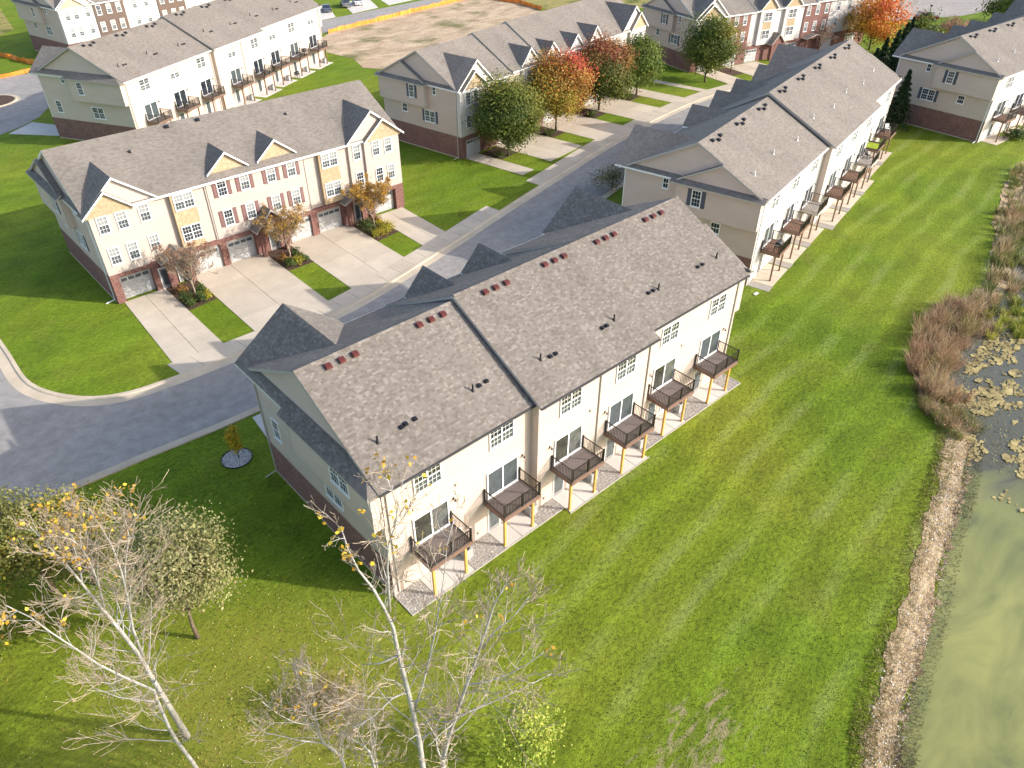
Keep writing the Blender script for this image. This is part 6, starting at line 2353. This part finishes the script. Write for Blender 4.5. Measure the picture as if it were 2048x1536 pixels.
# ------------------------------------------------------------------ silt fences
def silt_fence(label, pts, h=0.75):
    rgf = random.Random(len(pts) * 7 + int(pts[0][0]))
    T = empty('silt_fence', (pts[0][0], pts[0][1], 0))
    tag(T, label, 'fence', 'orange silt fences')
    line = []
    for a, b in zip(pts[:-1], pts[1:]):
        L = math.dist(a, b)
        k = max(2, int(L / 1.1))
        for i in range(k):
            t = i / k
            line.append((a[0] + (b[0] - a[0]) * t + rgf.uniform(-0.12, 0.12), a[1] + (b[1] - a[1]) * t + rgf.uniform(-0.12, 0.12)))
    line.append(pts[-1])
    ox, oy = pts[0]
    mb = MB()
    hs = [h * rgf.uniform(0.75, 1.1) for _ in line]
    lean = [rgf.uniform(-0.25, 0.25) for _ in line]
    for i in range(len(line) - 1):
        (x0, y0), (x1, y1) = line[i], line[i + 1]
        w = 0.02
        p = [(x0 - ox, y0 - oy, 0), (x1 - ox, y1 - oy, 0), (x1 - ox + w, y1 - oy + w, 0), (x0 - ox + w, y0 - oy + w, 0)]
        tp = [(p[0][0] + lean[i], p[0][1] + lean[i], hs[i]), (p[1][0] + lean[i + 1], p[1][1] + lean[i + 1], hs[i + 1]), (p[2][0] + lean[i + 1], p[2][1] + lean[i + 1], hs[i + 1]), (p[3][0] + lean[i], p[3][1] + lean[i], hs[i])]
        mb.hexa(p + tp)
    mb.build('fabric', 'orange', T, False)
    for i in range(0, len(line), 2):
        s = MB()
        x, y = line[i][0] - ox, line[i][1] - oy
        s.box(x - 0.05, x - 0.01, y - 0.05, y - 0.01, 0, h * 1.2)
        s.build('stake', 'stake', T, False)


silt_fence('orange silt fence along the far road edge of the bare plot', [(71.0, 124.2), (85, 126.7), (100, 130.0), (119, 134.0)], 0.9)
silt_fence('orange silt fence at the right end of the bare plot', [(118.5, 133.0), (121, 120), (119.5, 111)], 0.9)
silt_fence('orange silt fence sagging across the shaded lawn at the top left', [(5, 158), (15.5, 151), (18.0, 141), (19.3, 137.6)], 0.9)
silt_fence('orange silt fence along the kerb at the top left', [(0, 129.5), (11.5, 132.6), (18.5, 134.0)], 0.6)


# ------------------------------------------------------------------ cars
def car(label, x, y, rz, paint, tall=1.45, length=4.6, boxy=False):
    T = empty('parked_car', (x, y, 0.04), rz)
    tag(T, label, 'car', 'parked cars')
    M['paint_' + label] = plain('car_paint', paint, 0.25, 0.03, 2, 0.2, 0.6)
    k = 'paint_' + label
    hw = 0.9
    L2 = length / 2
    bz = 0.95 if not boxy else 1.05
    mb = MB()
    prof = [(-L2, 0.35), (L2, 0.32), (L2, 0.62), (L2 - 0.15, 0.78), (L2 * 0.42, bz), (-L2 * 0.85, bz), (-L2 + 0.05, bz - 0.12)]
    n = len(prof)
    for sgn, w in ((-1, hw), (1, hw)):
        pass
    mb.prism(prof, 'y', -hw, hw)
    mb.build('body', k, T, False)
    cab = [(-L2 * (0.8 if boxy else 0.62), bz), (L2 * 0.40, bz), (L2 * 0.12, tall - 0.05), (-L2 * (0.72 if boxy else 0.36), tall - 0.05)]
    mb = MB()
    mb.prism(cab, 'y', -hw + 0.1, hw - 0.1)
    mb.build('window_band', 'glass_dark', T, False)
    mb = MB()
    mb.hexa([(cab[3][0] - 0.05, -hw + 0.13, tall - 0.06), (cab[2][0] + 0.05, -hw + 0.13, tall - 0.06), (cab[2][0] + 0.05, hw - 0.13, tall - 0.06), (cab[3][0] - 0.05, hw - 0.13, tall - 0.06),
             (cab[3][0] + 0.1, -hw + 0.22, tall + 0.03), (cab[2][0] - 0.1, -hw + 0.22, tall + 0.03), (cab[2][0] - 0.1, hw - 0.22, tall + 0.03), (cab[3][0] + 0.1, hw - 0.22, tall + 0.03)])
    mb.build('roof', k, T, False)
    for wx in (-L2 * 0.62, L2 * 0.62):
        for wy in (-hw + 0.02, hw - 0.02):
            s = MB()
            s.tube([(wx, wy - 0.11, 0.33), (wx, wy + 0.11, 0.33)], [0.33, 0.33], 14)
            w = s.build('wheel', 'vent_black', T, False)
            s = MB()
            s.tube([(wx, wy - 0.125, 0.33), (wx, wy + 0.125, 0.33)], [0.19, 0.19], 10)
            s.build('rim', 'ac', w, False)
    for sy in (-0.6, 0.6):
        s = MB(); s.box(L2 - 0.02, L2 + 0.015, sy - 0.2, sy + 0.2, 0.55, 0.66); s.build('headlight', 'pipe_white', T, False)
        s = MB(); s.box(-L2 - 0.012, -L2 + 0.03, sy - 0.18, sy + 0.18, 0.62, 0.8); s.build('tail_light', 'vent_red', T, False)


car('blue grey saloon on the short drive behind the far left row', 82.3, 143.6, R(65), (0.10, 0.13, 0.18))
car('grey pickup shaped car on the white drive at the top', 88.6, 145.6, R(66), (0.20, 0.21, 0.23), 1.75, 4.9, True)
car('white car beside the grey one at the top', 92.0, 145.6, R(66), (0.75, 0.75, 0.75), 1.6, 4.6, True)
car('dark red car at the top right behind the roofs', 174.5, 46.6, R(-40), (0.16, 0.02, 0.02), 1.7, 5.0, True)
mb = MB()
mb.tube([(0, 0, 0), (0, 0, 1.1)], [0.06, 0.06], 6)
mb.box(-0.14, 0.14, -0.25, 0.25, 1.1, 1.4)
o = mb.build('mailbox', 'vent_black', None, False)
o.location = (184.5, 50.0, 0)
tag(o, 'dark mailbox on a post beside the far court', 'mailbox')


# ------------------------------------------------------------------ deck and garden clutter
def grill(label, x, y, z, rz):
    T = empty('grill', (x, y, z), rz)
    tag(T, label, 'grill', 'grills on decks')
    mb = MB(); mb.box(-0.4, 0.4, -0.25, 0.25, 0.55, 0.78); mb.build('firebox', 'vent_black', T, False)
    mb = MB()
    mb.prism([(-0.26, 0.785), (0.26, 0.785), (0.26, 0.9), (0.12, 1.05), (-0.14, 1.05), (-0.26, 0.92)], 'x', -0.42, 0.42)
    ld = mb.build('lid', 'vent_black', T, False)
    mb = MB(); mb.box(-0.3, 0.3, -0.31, -0.28, 0.88, 0.91); mb.build('handle', 'ac', ld, False)
    for sx in (-0.36, 0.36):
        for sy in (-0.2, 0.2):
            mb = MB(); mb.box(sx - 0.025, sx + 0.025, sy - 0.025, sy + 0.025, 0, 0.55); mb.build('leg', 'vent_black', T, False)
    for sx in (-0.62, 0.42):
        mb = MB(); mb.box(sx, sx + 0.2, -0.22, 0.22, 0.76, 0.785); mb.build('side_shelf', 'ac', T, False)


def chair(label, x, y, z, rz, mat='vent_black'):
    T = empty('patio_chair', (x, y, z), rz)
    tag(T, label, 'chair', 'patio chairs on decks')
    mb = MB(); mb.box(-0.26, 0.26, -0.26, 0.26, 0.40, 0.45); mb.build('seat', mat, T, False)
    mb = MB(); mb.hexa([(-0.26, 0.22, 0.45), (0.26, 0.22, 0.45), (0.26, 0.26, 0.45), (-0.26, 0.26, 0.45), (-0.26, 0.36, 0.95), (0.26, 0.36, 0.95), (0.26, 0.4, 0.95), (-0.26, 0.4, 0.95)]); mb.build('backrest', mat, T, False)
    for sx in (-0.24, 0.24):
        for sy in (-0.24, 0.24):
            mb = MB(); mb.box(sx - 0.02, sx + 0.02, sy - 0.02, sy + 0.02, 0, 0.4); mb.build('leg', mat, T, False)
        mb = MB(); mb.box(sx - 0.025, sx + 0.025, -0.26, 0.26, 0.62, 0.65); mb.build('armrest', mat, T, False)


cu = [(0.2 + 5.6 * k, 5.6, 0.0) for k in range(3)] + [(17.0 + 5.68 * k, 5.68, 0.75 if k < 3 else 0.0) for k in range(5)]
def c_deck(k, du, dv):
    u, w, v = cu[k]
    return FC(u + w * 0.56 - 1.35 + du, -v - dv)
x, y = c_deck(0, 0.7, 1.4)
grill('black grill on the nearest timber deck of the right row', x, y, DZ, R(11.64))
x, y = c_deck(7, 0.8, 0.6)
chair('dark chair by the wall on the last timber deck of the right row', x, y, DZ, R(30))
x, y = c_deck(7, 2.1, 0.9)
chair('pale chair on the last timber deck of the right row', x, y, DZ, R(-40), 'pipe_white')
x, y = c_deck(5, 2.2, 0.7)
chair('dark chair on the pale sixth timber deck of the right row', x, y, DZ, R(-20))
def d_deck(k, du, dv):
    u, w, v = [(0.25, 5.9, 0.0), (6.15, 5.9, 0.0), (12.0, 5.8, 0.0), (18.4, 5.9, 0.55), (24.3, 5.9, 0.55), (30.2, 5.5, 0.0), (35.8, 5.8, 0.0), (41.8, 5.9, 0.0)][k]
    return FD(u + w * 0.56 - 1.35 + du, -v - dv)
for k, nm in ((1, 'second'), (4, 'fifth')):
    x, y = d_deck(k, 0.7, 1.2)
    chair('dark chair on the %s deck of the far left row' % nm, x, y, DZ, R(60))
x, y = d_deck(6, 2.2, 1.3)
grill('black grill on the seventh deck of the far left row', x, y, DZ, R(28.95))
x, y = FD(36.5, -1.4)
grill('black grill on the patio under the far left row decks', x, y, 0.04, R(28.95))

# garden hose coiled on the wall where the near row steps back
mb = MB()
pts = [(0.30 * math.cos(a * 0.5236), -0.06 - 0.004 * a, 0.30 * math.sin(a * 0.5236)) for a in range(37)]
mb.tube(pts, [0.016] * 37, 5)
mb.box(-0.08, 0.08, -0.1, -0.002, -0.08, 0.1)
o = mb.build('garden_hose', 'gutter_tan', None, False)
o.location = (10.1, 0.0, 1.05)
tag(o, 'pale hose coiled on the near row wall beside the second deck', 'hose')
mb = MB()
mb.hexa([(-0.3, -0.15, 0), (0.3, -0.15, 0), (0.3, 0.15, 0), (-0.3, 0.15, 0), (-0.3, -0.13, 0.09), (0.3, -0.13, 0.05), (0.3, 0.13, 0.05), (-0.3, 0.13, 0.09)])
o = mb.build('splash_block', 'concrete_pale', None, False)
o.location = (44.6, 5.2, 0.0)
tag(o, 'pale splash block lying on the lawn near the right row corner', 'splash block')
